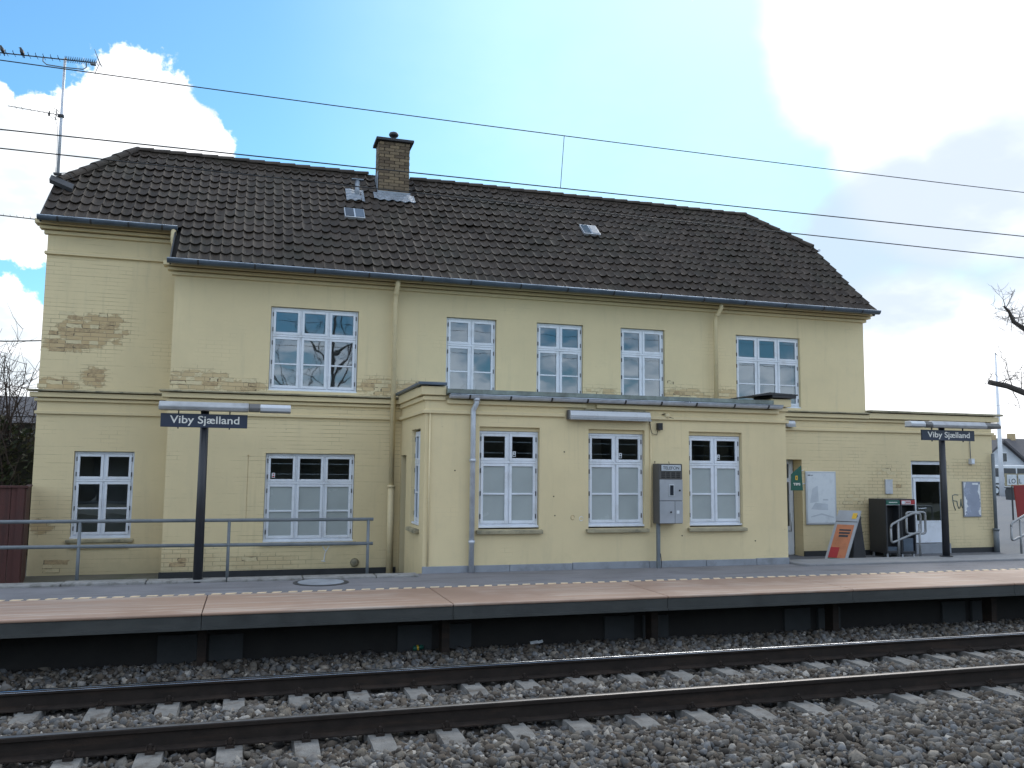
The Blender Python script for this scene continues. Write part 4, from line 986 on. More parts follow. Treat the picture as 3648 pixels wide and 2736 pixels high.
fitting('wall_speaker', (6.18, 6.26, YB-.08, YB, 2.67, 2.78), 'soot', 'small dark speaker box beside the strip light of the bay', 'speaker', spk)
be = empty('alarm_bell', (6.36, YB, 2.87), 'small round cream alarm bell on the string course of the bay', 'bell')
mb = MB(); mb.tube([(6.36, YB, 2.90), (6.36, YB-.035, 2.90), (6.36, YB-.06, 2.90)], [.05, .05, .028], 14); mb.build('gong', 'cream_pipe', be, smooth=True)
mb = MB(); mb.tube([(6.28, YB-.01, 2.92), (6.32, YB-.045, 2.93)], .008, 6).tube([(6.38, YB-.04, 2.88), (6.47, YB-.036, 2.86)], .007, 6); mb.build('cable', 'soot', be)
# strip lights
def strip_light(x0, x1, Y, z0, z1, label, d=.16):
    o = empty('strip_light', ((x0+x1)/2, Y, z0), label, 'light')
    mb = MB(); mb.box(x0, x1, Y-.09, Y-.002, z0, z1); mb.build('housing', 'housing_dark', o, bevel=.008)
    mb = MB(); mb.prism([(Y-.09, z0+.018), (Y-.09, z1-.008), (Y-d+.03, z1-.012), (Y-d, z0+.06), (Y-d+.015, z0+.018)], 'x', x0+.02, x1-.015); mb.build('diffuser', 'diffuser', o, bevel=.006)
    mb = MB(); mb.box(x0+.012, x1-.008, Y-d-.004, Y-.08, z0-.004, z0+.016); mb.build('lower_trim', 'housing', o)
    return o
strip_light(4.65, 6.03, YB, 2.80, 2.945, 'long white strip light above the middle bay window')
MB().box(4.94, 5.98, YB-.03, YB-.001, 2.945, 2.972).build('light_batten', 'cap', BD)
strip_light(9.98, 10.19, YM, 2.905, 3.03, 'short white strip light above the recessed door')

# ------------------------------------------------------------------ pots behind the upper windows
pt = empty('flower_pot', (.50, YM+.20, 3.30), 'white flower pot behind the wide upper window', 'pot')
mb = MB(); mb.lathe([(.045, 0), (.062, .085), (.075, .09), (.078, .12)], (.50, YM+.20, 3.325), 16); mb.build('pot', 'terra', pt, smooth=True)
cd_ = empty('candle', (3.78, YM+.20, 3.30), 'white candle behind the narrow upper window beside the bay corner', 'candle')
mb = MB(); mb.lathe([(.011, 0), (.011, .28), (.006, .29), (.002, .33)], (3.78, YM+.2, 3.325), 8); mb.build('candle_stick', 'terra', cd_)

# ------------------------------------------------------------------ station name signs
def name_sign(px, Y, x0, x1, z0, z1, zf, lamp, label):
    o = empty('station_sign', (px, Y, zf), label, 'sign')
    mb = MB(); mb.tube([(px, Y+.05, zf-.02), (px, Y+.05, z1+.06)], [.062, .052], 16); mb.build('post', 'post', o, smooth=True)
    mb = MB(); mb.lathe([(.11, 0), (.11, .015), (.07, .02)], (px, Y+.05, zf), 18); mb.build('base_plate', 'post', o)
    mb = MB(); mb.box(x0, x1, Y-.04, Y-.012, z0, z1); pn = mb.build('panel', 'navy', o, bevel=.004)
    w = x1-x0
    lettering('Viby Sjælland', x0+.105*w, Y-.042, z0+.30*(z1-z0), .142, 'letter', pn, width=.80*w, bold=.0016)
    for fx_ in (.2, .79):
        mb = MB(); mb.box(x0+fx_*w-.008, x0+fx_*w+.008, Y-.03, Y-.012, z0-.02, z1+.05); mb.build('hanger', 'post', o)
    for kind, a, b in lamp:
        mb = MB(); zl = z1+.04
        if kind == 'd': mb.prism([(Y-.13, zl+.012), (Y-.14, zl+.06), (Y-.10, zl+.105), (Y+.04, zl+.105), (Y+.04, zl+.012)], 'x', a, b); mb.build('diffuser', 'diffuser', o, bevel=.008)
        elif kind == 'h': mb.prism([(Y-.15, zl), (Y-.16, zl+.05), (Y-.10, zl+.115), (Y+.06, zl+.115), (Y+.07, zl+.05), (Y+.07, zl)], 'x', a, b); mb.build('lamp_housing', 'housing', o, bevel=.010)
        else: mb.prism([(Y-.145, zl+.005), (Y-.152, zl+.05), (Y-.095, zl+.110), (Y+.055, zl+.110), (Y+.06, zl+.005)], 'x', a, b); mb.build('lamp_end', 'housing_dark', o, bevel=.010)
        if kind == 'd': MB().box(a, b, Y-.137, Y+.04, zl-.002, zl+.011).build('lamp_tray', 'housing_dark', o)
    return o
name_sign(-.60, 12.08, -1.14, -.055, 2.535, 2.715, PZ+.0, [('h', -1.16, -.045), ('k', -.043, .10), ('d', .102, .50)], 'navy station name sign on a dark post before the pipe railing')
name_sign(11.90, 12.52, 11.385, 12.55, 2.61, 2.795, PZ+.035, [('d', 11.09, 11.40), ('k', 11.402, 11.54), ('h', 11.542, 12.74), ('k', 12.742, 13.06)], 'navy station name sign on a dark post before the annex door')

# ------------------------------------------------------------------ pipe railing and board fence on the left
rl = empty('pipe_railing', (-1.5, 12.40, .52), 'grey two-pipe railing on the kerb before the wide lower window', 'railing')
for z0, z1 in ((1.30, 1.30), (.98, .96)):
    mb = MB(); mb.tube([(-12, 12.40, z0+.04), (-3, 12.40, z0), (1.71, 12.40, z1)], .024, 10); mb.build('rail', 'rail_grey', rl, smooth=True)
for x in (-9.4, -7.5, -5.7, -3.9, -2.08, -.24, 1.64):
    mb = MB(); mb.tube([(x, 12.40, .3), (x, 12.40, 1.29)], .022, 10); mb.build('post', 'rail_grey', rl, smooth=True)
fc = empty('board_fence', (-4.2, 13.6, GL), 'dark red-brown wooden board fence against the left end of the building', 'fence')
x = -3.02
while x > -8:
    w_ = .142; mb = MB(); mb.box(x-w_+.006, x, 13.52, 13.545, .05, 1.70+random.uniform(-.006, .006)); mb.build('board', 'fence', fc, bevel=.003); x -= w_
a, b = Vector((-2.99, 13.54, 0)), Vector((-3.31, 15.28, 0)); n = 12; dv = (b-a)/n; nn = Vector((dv.y, -dv.x, 0)).normalized()
for k in range(n):
    c = a+dv*(k+.5); mb = MB(); mb.obox((c.x, c.y, .885), dv*.48, nn*.012, (0, 0, .80)); mb.build('board', 'fence', fc)
mb = MB(); mb.box(-8, -2.96, 13.49, 13.57, 1.705, 1.735); c = (a+b)/2; mb.obox((c.x, c.y, 1.70), dv*n/2, nn*.035, (0, 0, .014)); mb.build('capping', 'fence', fc)
mb = MB(); mb.box(-3.08, -2.99, 13.50, 13.60, .05, 1.70); mb.build('corner_post', 'fence', fc)

# ------------------------------------------------------------------ telephone
ph = empty('telephone_box', (6.30, 12.3, PZ), 'grey metal telephone box on a thin post between two bay windows', 'telephone')
mb = MB(); mb.box(6.10, 6.50, 12.21, 12.42, 1.205, 2.135); mb.build('casing', 'phone_dark', ph, bevel=.006)
mb = MB(); mb.box(6.108, 6.502, 12.203, 12.211, 1.895, 2.13); hd = mb.build('header', 'phone_dark', ph, bevel=.003)
mb = MB(); mb.box(6.14, 6.475, 12.196, 12.2035, 2.025, 2.115); mb.build('name_plate', 'alu', hd); 
mb = MB(); mb.box(6.132, 6.483, 12.1985, 12.204, 2.018, 2.122); mb.build('plate_rim', 'black', hd)
lettering('TELEFON', 6.165, 12.194, 2.045, .072, 'ink', hd, width=.28)
mb = MB()
for j in range(3):
    for i in range(4):
        for q in range(5): mb.box(6.142+i*.086+q*.0135, 6.151+i*.086+q*.0135, 12.198, 12.2028, 1.915+j*.033, 1.935+j*.033)
mb.build('speech_slots', 'black', hd)
mb = MB(); mb.box(6.108, 6.502, 12.190, 12.209, 1.562, 1.888); df = mb.build('upper_door', 'phone_grey', ph, bevel=.004)
mb = MB(); mb.box(6.262, 6.352, 12.183, 12.1895, 1.628, 1.815); mb.build('window_frame', 'alu', df, bevel=.003)
mb = MB(); mb.box(6.280, 6.338, 12.179, 12.1825, 1.645, 1.80); mb.build('window_pane', 'window_dark', df)
mb = MB(); mb.tube([(6.448, 12.19, 1.72), (6.448, 12.18, 1.72)], .015, 12); mb.build('lock', 'black', df)
mb = MB(); mb.box(6.108, 6.362, 12.190, 12.209, 1.212, 1.553); d2 = mb.build('lower_door', 'phone_grey', ph, bevel=.004)
mb = MB(); mb.tube([(6.295, 12.19, 1.385), (6.295, 12.18, 1.385)], .014, 12); mb.build('lock', 'black', d2)
mb = MB(); mb.box(6.370, 6.502, 12.192, 12.209, 1.212, 1.553); d3 = mb.build('side_door', 'phone_grey', ph, bevel=.004)
mb = MB(); mb.box(6.395, 6.44, 12.1895, 12.1915, 1.36, 1.41); mb.build('sticker', 'pale', d3)
mb = MB(); mb.box(6.115, 6.165, 12.30, 12.35, PZ-.01, 1.21); mb.build('post', 'rail_grey', ph, bevel=.004)
mb = MB(); mb.tube([(6.19, 12.33, PZ), (6.195, 12.33, .6), (6.185, 12.34, .74)], .006, 6).tube([(6.12, 12.38, 2.13), (6.12, 12.40, 2.17), (6.15, 12.42, 2.16)], .005, 6).tube([(6.37, 12.38, 2.13), (6.37, 12.40, 2.17)], .005, 6); mb.build('cable', 'black', ph)

# ------------------------------------------------------------------ annex: posters, stands, cabinets
po = empty('poster_case', (10.8, YM, 1.0), 'large silver framed poster case with a faded pale poster', 'poster')
mb = MB(); mb.box(10.455, 11.155, YM-.035, YM-.005, 1.0, 2.04); mb.build('frame', 'alu', po, bevel=.006)
mb = MB(); mb.box(10.49, 11.12, YM-.040, YM-.034, 1.035, 2.005); pp = mb.build('poster', 'pale', po)
mb = MB(); yy = YM-.0425
mb.poly([(10.54, yy, 1.42), (10.60, yy, 1.70), (10.72, yy, 1.76), (10.74, yy, 1.45)]); mb.poly([(10.56, yy, 1.30), (10.95, yy, 1.28), (10.95, yy, 1.40), (10.66, yy, 1.43)]); mb.poly([(10.55, yy, 1.16), (10.80, yy, 1.22), (11.08, yy, 1.15), (11.08, yy, 1.13), (10.80, yy, 1.19), (10.55, yy, 1.14)])
mb.poly([(10.84, yy, 1.47), (10.96, yy, 1.47), (10.96, yy, 1.50), (10.84, yy, 1.50)])
mb.build('faded_print', 'inkfaint', pp)
mb = MB(); mb.box(10.50, 10.555, yy-.001, YM-.0402, 1.955, 1.972); mb.box(10.565, 10.62, yy-.001, YM-.0402, 1.958, 1.968); mb.build('poster_heading', 'ink', pp)
pq = empty('wall_plaque', (12.45, YM, 1.6), 'blank white plaque on bare painted bricks above the newspaper cabinets', 'plaque')
mb = MB(); mb.box(12.365, 12.535, YM-.012, YM+.02, 1.60, 1.885); mb.build('plate', 'diffuser', pq, bevel=.004)
mb = MB(); mb.box(12.36, 12.54, YM-.016, YM+.02, 1.87, 1.892); mb.build('top_rim', 'alu', pq)
mp = empty('notice_sheet', (14.54, YM, 1.12), 'scratched grey notice panel with torn paper at its edges', 'panel')
mb = MB(); mb.box(14.31, 14.77, YM-.006, YM+.02, 1.12, 1.86); mb.build('frame', 'rail_steel', mp, bevel=.004)
mb = MB(); mb.box(14.325, 14.755, YM-.010, YM-.005, 1.135, 1.845); mb.build('sheet', 'mirror', mp)
mb = MB(); r_ = random.Random(3)
def torn(side, z0, z1, wmax):
    n = 22; pts = []
    for k in range(n+1):
        z = z0+(z1-z0)*k/n; w_ = wmax*max(.05, .45+.35*math.sin(k*.37+side)+r_.gauss(0, .22)); pts.append((14.328+w_ if side < 0 else 14.752-w_, z))
    ed = 14.328 if side < 0 else 14.752
    for (a0, b0), (a1, b1) in zip(pts[:-1], pts[1:]): mb.quad((ed, YM-.0125, b0), (a0, YM-.0125, b0), (a1, YM-.0125, b1), (ed, YM-.0125, b1))
torn(-1, 1.16, 1.84, .09); torn(1, 1.16, 1.80, .07); mb.box(14.55, 14.70, YM-.0128, YM-.0102, 1.79, 1.83); mb.build('torn_paper', 'scratch', mp)
gr = empty('graffiti', (14.18, YM, 1.25), 'dark teal graffiti letters scrawled beside the grey notice panel', 'graffiti')
for path in ([(14.20, 1.575), (14.12, 1.585), (14.055, 1.565), (14.06, 1.45), (14.085, 1.35), (14.12, 1.26)], [(14.065, 1.46), (14.11, 1.455), (14.165, 1.45)], [(14.165, 1.45), (14.18, 1.36), (14.205, 1.30), (14.23, 1.30), (14.25, 1.36), (14.265, 1.45), (14.27, 1.50), (14.275, 1.38), (14.30, 1.31)]):
    mb = MB(); mb.tube([(a, YM+.017, b) for a, b in path], .0085, 6); o = mb.build('stroke', 'graffiti', gr, smooth=True)
# flag sign
fs = empty('flag_sign', (10.05, 13.95, 1.66), 'green pennant-shaped metal sign reading TIPS at the recessed door', 'sign')
mb = MB(); mb.prism([(9.70, 1.68), (9.71, 1.98), (9.93, 2.15), (9.96, 1.68)], 'y', 13.96, 13.975); sg = mb.build('panel', 'green', fs, bevel=.004)
mb = MB(); mb.tube([(9.95, 13.97, 1.80), (10.45, YM, 1.80)], .010, 8).tube([(9.94, 13.97, 2.05), (10.43, YM, 2.06)], .010, 8); mb.build('arm', 'alu', fs)
lettering('TIPS', 9.745, 13.957, 1.775, .062, 'letter', sg, width=.155, bold=.002)
mb = MB(); mb.box(9.795, 9.845, 13.954, 13.9598, 1.875, 1.955); bd = mb.build('badge', 'yellow', sg, bevel=.006)
mb = MB(); mb.box(9.812, 9.828, 13.952, 13.9535, 1.895, 1.935); mb.build('badge_mark', 'ink', bd)
# pavement sign (two leaves hinged at the top)
ab = empty('pavement_sign', (10.5, 13.55, GA), 'grey folding pavement sign with an orange poster, leaning beside the poster case', 'sign')
tl = Vector((10.60, 13.78, 1.32)); bl, br_ = Vector((10.20, 13.72, GA)), Vector((10.46, 13.42, GA)); tr_ = tl+(br_-bl)
def leaf(o, name, A, B, C_, D, m, th=.03, bev=.01):
    nrm = (B-A).cross(D-A).normalized(); mb = MB(); i = 0
    f_ = [A, B, C_, D]; bk = [q-nrm*th for q in f_]
    mb.poly(f_); mb.poly(bk[::-1])
    for k in range(4): mb.quad(f_[(k+1) % 4], f_[k], bk[k], bk[(k+1) % 4])
    return mb.build(name, m, o, bevel=bev), nrm
lf, nr = leaf(ab, 'front_leaf', bl, br_, tr_, tl, 'phone_grey', .035)
def lp(u, v, h=.004): return (bl.lerp(br_, u)).lerp(tl.lerp(tr_, u), v)+nr*h
def lq(name, u0, u1, v0, v1, m, h, parent): MB().quad(lp(u0, v0, h), lp(u1, v0, h), lp(u1, v1, h), lp(u0, v1, h)).build(name, m, parent)
lq('poster', .12, .88, .06, .72, 'orange', .004, lf); lq('poster_text', .30, .78, .54, .575, 'ink', .006, lf); lq('poster_text', .28, .80, .60, .63, 'ink', .006, lf); lq('poster_text', .33, .74, .48, .52, 'ink', .006, lf)
lq('poster_panel', .12, .52, .08, .28, 'red', .006, lf); lq('poster_stripe', .12, .88, .06, .075, 'green', .007, lf); lq('badge', .68, .88, .84, .95, 'yellow', .006, lf); lq('hinge_seam', .02, .98, .775, .785, 'black', .005, lf)
q0 = Vector((10.80, 13.50, 0)); mb = MB()
outl = [(10.67, GA), (10.97, GA), (10.90, .95), (10.875, 1.14), (10.885, 1.19), (10.865, 1.24), (10.82, 1.26), (10.775, 1.235), (10.765, 1.17), (10.755, 1.10), (10.70, .92)]
mb.prism(outl, 'y', 13.50, 13.80); mb.build('back_leaf', 'soot', ab, bevel=.02)
mb = MB(); mb.box(10.695, 10.91, 13.493, 13.502, .915, .925); mb.build('hinge_band', 'black', ab)
# newspaper cabinets
def cabinet(x0, x1, yf, yk, z0, z1, head, label, tilt):
    o = empty('newspaper_cabinet', ((x0+x1)/2, yk, z0), label, 'cabinet'); t = .035
    mb = MB(); mb.box(x0, x0+t, yf, yk, z0, z1).box(x1-t, x1, yf, yk, z0, z1).box(x0+t, x1-t, yf+.001, yk, z1-.04, z1-.001).box(x0+t, x1-t, yf+.001, yk, z0+.001, z0+.05).box(x0+t, x1-t, yk-.03, yk-.001, z0+.05, z1-.04); mb.build('carcass', 'cabinet', o, bevel=.006)
    mb = MB(); mb.box(x0+t, x1-t, yf+.16, yf+.18, z0+.05, z1-.15); mb.build('inner_panel', 'black', o)
    mb = MB(); mb.box(x0+.012, x1-.012, yf-.012, yf+.02, z1-.105, z1-.022); hb = mb.build('header', head, o, bevel=.004)
    mb = MB(); mb.box(x0+.012, x1-.012, yf-.016, yf-.002, z1-.115, z1-.107); mb.build('header_trim', 'alu', o)
    if head == 'green':
        mb = MB()
        for q in range(9): mb.box(x0+.075+q*.022, x0+.090+q*.022, yf-.0145, yf-.0122, z1-.072, z1-.055)
        mb.build('header_print', 'letter', hb)
    else:
        mb = MB(); mb.box(x0+.02, x0+.10, yf-.0145, yf-.0122, z1-.096, z1-.032).box(x0+.112, x0+.235, yf-.0145, yf-.0122, z1-.096, z1-.032); mb.build('header_sheet', 'pale', hb)
        mb = MB()
        for q in range(4): mb.box(x0+.125+q*.026, x0+.142+q*.026, yf-.016, yf-.0147, z1-.085, z1-.045)
        mb.build('header_print', 'red', hb)
    mb = MB()
    for x in (x0+.03, x1-.06): mb.box(x, x+.03, yf+.03, yf+.06, GA, z0).box(x, x+.03, yk-.07, yk-.04, GA, z0)
    mb.build('foot', 'alu', o)
    mb = MB(); mb.box(x0+.06, x1-.06, yf+.02, yf+.15, z0+.05, z0+.30) if head == 'red' else mb.box(x0+.06, x1-.06, yf+.04, yf+.15, z0+.05, z0+.12); mb.build('tray', 'zinc_dark', o)
    return o
cabinet(11.86, 12.20, 14.02, 14.50, .47, 1.515, 'green', 'charcoal newspaper cabinet with a green header', 0)
cabinet(12.245, 12.60, 14.06, 14.50, .45, 1.515, 'red', 'charcoal newspaper cabinet with a red and white header', 0)
# steel hand rails
def handrail(pts_list, posts, label, loc):
    o = empty('handrail', loc, label, 'handrail')
    for p_ in pts_list:
        mb = MB(); q = [Vector(x) for x in p_]; sm = []
        n = len(q)
        for k in range(n):
            a, b, c = q[k-1], q[k], q[(k+1) % n]; r_ = min(.06, (a-b).length*.4, (c-b).length*.4)
            s0, s1 = b+(a-b).normalized()*r_, b+(c-b).normalized()*r_
            for t in (0, .25, .5, .75, 1): sm.append(s0.lerp(b, t).lerp(b.lerp(s1, t), t))
        sm.append(sm[0]); mb.tube(sm, .021, 10); mb.build('hoop', 'rail_steel', o, smooth=True)
    for x, y, z in posts:
        mb = MB(); mb.tube([(x, y, GA-.02), (x, y, z)], .020, 10); mb.build('post', 'rail_steel', o, smooth=True)
        mb = MB(); mb.lathe([(.045, 0), (.045, .01)], (x, y, GA), 12); mb.build('foot_plate', 'rail_steel', o)
    return o
handrail([[(11.14, 13.05, 1.085), (11.62, 13.05, 1.29), (11.80, 13.05, 1.29), (11.80, 13.05, .945), (11.66, 13.05, .93), (11.14, 13.05, .76)],
          [(11.75, 13.35, 1.295), (12.18, 13.35, 1.295), (12.18, 13.35, .90), (11.75, 13.35, .90)]], [(11.30, 13.05, 1.14), (11.77, 13.05, 1.1)], 'looped grey steel handrail before the newspaper cabinets', (11.5, 13.05, GA))
handrail([[(13.90, 13.05, 1.09), (14.30, 13.05, 1.27), (15.1, 13.05, 1.27), (15.1, 13.05, .93), (14.3, 13.05, .90), (13.90, 13.05, .76)]], [(14.12, 13.05, 1.15), (14.9, 13.05, 1.25)], 'looped grey steel handrail before the red awning', (14.4, 13.05, GA))

# ------------------------------------------------------------------ forecourt beyond the annex
rb = empty('red_awning', (16.9, 15.4, GA), 'dark red cloth screen stretched on a frame beside the annex', 'screen')
mb = MB(); mb.prism([(16.55, 1.74), (16.62, 1.05), (17.9, 1.05), (17.9, 1.80), (16.48, 1.77)], 'y', 15.40, 15.43); mb.build('cloth', 'redcloth', rb, bevel=.004)
mb = MB(); mb.tube([(16.5, 15.43, 1.77), (17.9, 15.43, 1.80)], .015, 8).tube([(17.2, 15.45, GA), (17.2, 15.45, 1.75)], .02, 8).tube([(17.85, 15.45, GA), (17.85, 15.45, 1.78)], .02, 8); mb.build('frame', 'cap', rb)
lb = empty('notice_board', (26.2, 24.3, GA), 'white notice board on posts with large letters scrawled on it', 'board')
mb = MB(); mb.box(25.75, 28.2, 24.30, 24.36, 1.58, 2.04); mb.build('frame', 'cap', lb)
for x in (25.79, 26.30, 26.85, 27.4): mb = MB(); mb.box(x, x+.47 if x > 25.8 else x+.43, 24.285, 24.299, 1.62, 2.0); mb.build('panel', 'pale', lb)
lettering('LO', 25.86, 24.28, 1.69, .24, 'ink', lb, width=.30); lettering('L', 26.33, 24.28, 1.69, .24, 'ink', lb, width=.10)
mb = MB()
for x in (26.1, 27.9): mb.tube([(x, 24.4, GA), (x, 24.4, 2.0)], .03, 8)
mb.build('post', 'soot', lb)
fp = empty('flagpole', (53.2, 50.6, GA), 'tall tapered white flagpole standing on the forecourt', 'flagpole')
mb = MB(); mb.tube([(53.2, 50.6, GA), (53.2, 50.6, 4), (53.18, 50.6, 10.9)], [.19, .15, .05], 10).lathe([(.02, 0), (.09, .06), (.02, .14)], (53.18, 50.6, 10.9), 8); mb.build('pole', 'pole_white', fp, smooth=True)
bl_ = empty('litter_bin', (46.5, 43.4, GA), 'small grey square litter bin on the forecourt', 'bin')
mb = MB(); mb.box(46.2, 46.75, 43.2, 43.7, GA, 1.12); mb.build('body', 'panel', bl_, bevel=.03); mb = MB(); mb.box(46.17, 46.78, 43.17, 43.73, 1.12, 1.18); mb.build('rim', 'soot', bl_)
lw = empty('low_wall', (55, 54, GA), 'low grey wall across the far side of the forecourt', 'wall')
mb = MB(); mb.box(44, 90, 56, 56.3, GA, 1.25); mb.build('masonry', 'panel', lw); mb = MB(); mb.box(43.9, 90, 55.9, 56.4, 1.25, 1.36); mb.build('coping', 'soot', lw)
# white van
def van():
    o = empty('parked_van', (56.5, 53.2, GA), 'white van parked behind the flagpole', 'van')
    x0 = 53.6; mb = MB()
    mb.prism([(x0, .75), (x0, 1.5), (x0+.15, 1.75), (x0+.55, 2.55), (x0+.8, 2.68), (x0+4.7, 2.70), (x0+4.8, 2.4), (x0+4.8, .75)], 'y', 52.4, 54.2); mb.build('body', 'car_paint', o, bevel=.08)
    for x in (x0+.9, x0+3.8):
        mb = MB(); mb.tube([(x, 52.36, .74), (x, 52.62, .74)], .35, 18); wh = mb.build('wheel', 'black', o); mb = MB(); mb.tube([(x, 52.33, .74), (x, 52.37, .74)], .2, 14); mb.build('rim', 'alu', wh)
    for a, b in ((x0+.62, x0+1.5), (x0+1.65, x0+2.9), (x0+3.05, x0+4.5)):
        mb = MB(); mb.box(a, b, 52.375, 52.395, 1.80, 2.45); mb.build('window', 'window_dark', o)
    mb = MB(); mb.box(x0-.03, x0+.02, 52.6, 54, 1.05, 1.25); mb.build('headlight', 'diffuser', o)
    mb = MB(); mb.box(x0-.02, x0+4.85, 52.36, 52.395, 1.20, 1.32); mb.build('side_trim', 'soot', o)
van()
def house(name, x0, x1, y0, y1, zw, zr, label, gable_front, wins):
    o = empty(name, ((x0+x1)/2, y0, GA), label, 'house'); xm = (x0+x1)/2; ym = (y0+y1)/2
    mb = MB()
    if gable_front: mb.prism([(x0, GA), (x1, GA), (x1, zw), (xm, zr), (x0, zw)], 'y', y0, y1)
    else: mb.prism([(y0, GA), (y1, GA), (y1, zw), (ym, zr), (y0, zw)], 'x', x0, x1)
    mb.build('wall', 'house_white', o)
    mb = MB()
    if gable_front:
        for s in (-1, 1):
            xe = x0-.4 if s < 0 else x1+.4; sl = (zr-zw)/(xm-x0); ze = zw-.4*sl
            mb.prism([(xe, ze), (xm, zr), (xm, zr+.25), (xe, ze+.25)], 'y', y0-.4, y1+.4)
    else:
        sl = (zr-zw)/(ym-y0)
        for s in (-1, 1):
            ye = y0-.4 if s < 0 else y1+.4; mb.prism([(ye, zw-.4*sl), (ym, zr), (ym, zr+.25), (ye, zw-.4*sl+.25)], 'x', x0-.4, x1+.4)
    rf = mb.build('roof', 'house_roof', o)
    mb = MB(); mb.box(xm+.5, xm+1.1, ym-.3, ym+.3, zr-.5, zr+.8); mb.build('chimney', 'brick_bare', rf)
    for a, b, c, d_ in wins:
        mb = MB(); mb.box(a, b, y0-.06, y0+.02, c, d_); w_ = mb.build('window', 'window_dark', o); mb = MB(); mb.box(a-.08, b+.08, y0-.03, y0+.03, c-.08, d_+.08); mb.build('window_frame', 'pole_white', w_)
    return o
house('gabled_house', 66.5, 72.6, 66, 69.8, 2.9, 5.05, 'white rendered house with its dark gable roof facing the forecourt', True, [(69.6, 70.1, 3.2, 4.0), (67.6, 68.6, 1.3, 2.4), (70.3, 71.4, 1.3, 2.4)])
house('far_house', 71.5, 90, 72, 80, 3.0, 5.7, 'long white house with a dark ridge roof behind the gabled house', False, [(75.5, 76.7, 1.5, 2.8), (79, 80.2, 1.5, 2.8)])
# flat canopy at the annex end
cn = empty('roof_lamp', (15.3, YM+2.2, 2.5), 'small flat lamp arm projecting from the end wall of the annex', 'lamp')
mb = MB(); mb.tube([(15.14, YM+2.2, 2.62), (16.0, YM+2.2, 2.64)], .02, 8); mb.build('arm', 'soot', cn); mb = MB(); mb.obox((15.9, YM+2.2, 2.655), (.30, 0, .0), (0, .09, 0), (0, 0, .018)); mb.build('head', 'soot', cn, bevel=.01)

# ------------------------------------------------------------------ trees
def branch_mesh(mb, p, d, L, r, depth, rr, droop=.0, up=.15, kids=(3, 5), spread=.7):
    n = 4; pts = [p]; rs = [r]; q = p.copy(); dd = d.copy()
    for k in range(n):
        dd = (dd+Vector((rr.uniform(-1, 1), rr.uniform(-1, 1), rr.uniform(-1, 1)))*.20+Vector((0, 0, up*.3))).normalized()
        q = q+dd*(L/n); pts.append(q.copy()); rs.append(r*(1-.6*(k+1)/n))
    mb.tube(pts, rs, 6 if r > .05 else (5 if r > .02 else 3), caps=False)
    if depth <= 0: return
    for k in range(rr.randint(*kids)):
        t = rr.uniform(.3, 1.0); i = min(int(t*n), n-1); a = pts[i].lerp(pts[i+1], t*n-i)
        e_ = Vector((rr.uniform(-1, 1), rr.uniform(-1, 1), rr.uniform(-.5, 1))).normalized()
        branch_mesh(mb, a, (dd*(1-spread)+e_*spread).normalized(), L*rr.uniform(.45, .72), max(r*(1-.6*t)*.6, .006), depth-1, rr, droop, up, kids, spread)
def bare_tree(base, h, r, seed, label, name='bare_tree', depth=4, limbs=(), spread=.7, kids=(3, 5), fork=.35):
    rr = random.Random(seed); o = empty(name, base, label, 'tree'); b = Vector(base)
    mb = MB(); pts = [b+Vector((0, 0, -.1)), b+Vector((.05, .03, h*.2)), b+Vector((.0, .1, h*.45)), b+Vector((.1, .05, h*.75))]; mb.tube(pts, [r*1.15, r*.95, r*.75, r*.3], 10); mb.build('trunk', 'bark', o, smooth=True)
    cr = MB()
    for k in range(9):
        t = fork+(1-fork)*.75*k/9; a = pts[1].lerp(pts[2], min(1, t*1.6-.3)) if t < .6 else pts[2].lerp(pts[3], (t-.6)/.4)
        an = k*2.4+rr.uniform(-.4, .4); e_ = Vector((math.cos(an), math.sin(an), rr.uniform(.25, .9))).normalized()
        branch_mesh(cr, a, e_, h*rr.uniform(.26, .40), r*rr.uniform(.35, .5), depth-1, rr, kids=kids, spread=spread)
    cr.build('crown', 'twig', o)
    for pth, r0, r1 in limbs:
        lm = MB(); q = [Vector(x) for x in pth]; n = len(q); lm.tube(q, [r0+(r1-r0)*k/(n-1) for k in range(n)], 8)
        for k in range(n*3):
            t = rr.uniform(.25, 1)*(n-1); i = min(int(t), n-2); a = q[i].lerp(q[i+1], t-i)
            e_ = Vector((rr.uniform(-.35, 1), rr.uniform(-.6, .6), rr.uniform(-.6, .8))).normalized()
            branch_mesh(lm, a, e_, rr.uniform(.4, 1.0), .016, 2, rr, kids=(2, 4))
        lm.build('limb', 'bark', o)
    return o
TB = Vector((25.6, 20.0, GA))
bare_tree(TB, 7.6, .26, 5, 'leafless pollarded tree reaching its limbs over the forecourt', depth=4, spread=.75, fork=.40, kids=(2, 4),
          limbs=[([(25.6, 20, 3.9), (24.2, 20, 4.2), (22.9, 20, 4.32), (22.0, 20, 4.45), (21.4, 20, 4.62), (20.75, 20, 4.70)], .13, .075),
                 ([(25.6, 20, 5.2), (24.2, 20, 5.8), (23.0, 20, 6.15), (22.1, 20, 6.40), (21.75, 20, 6.58), (21.62, 20, 6.85), (21.42, 20, 7.02)], .11, .03)])
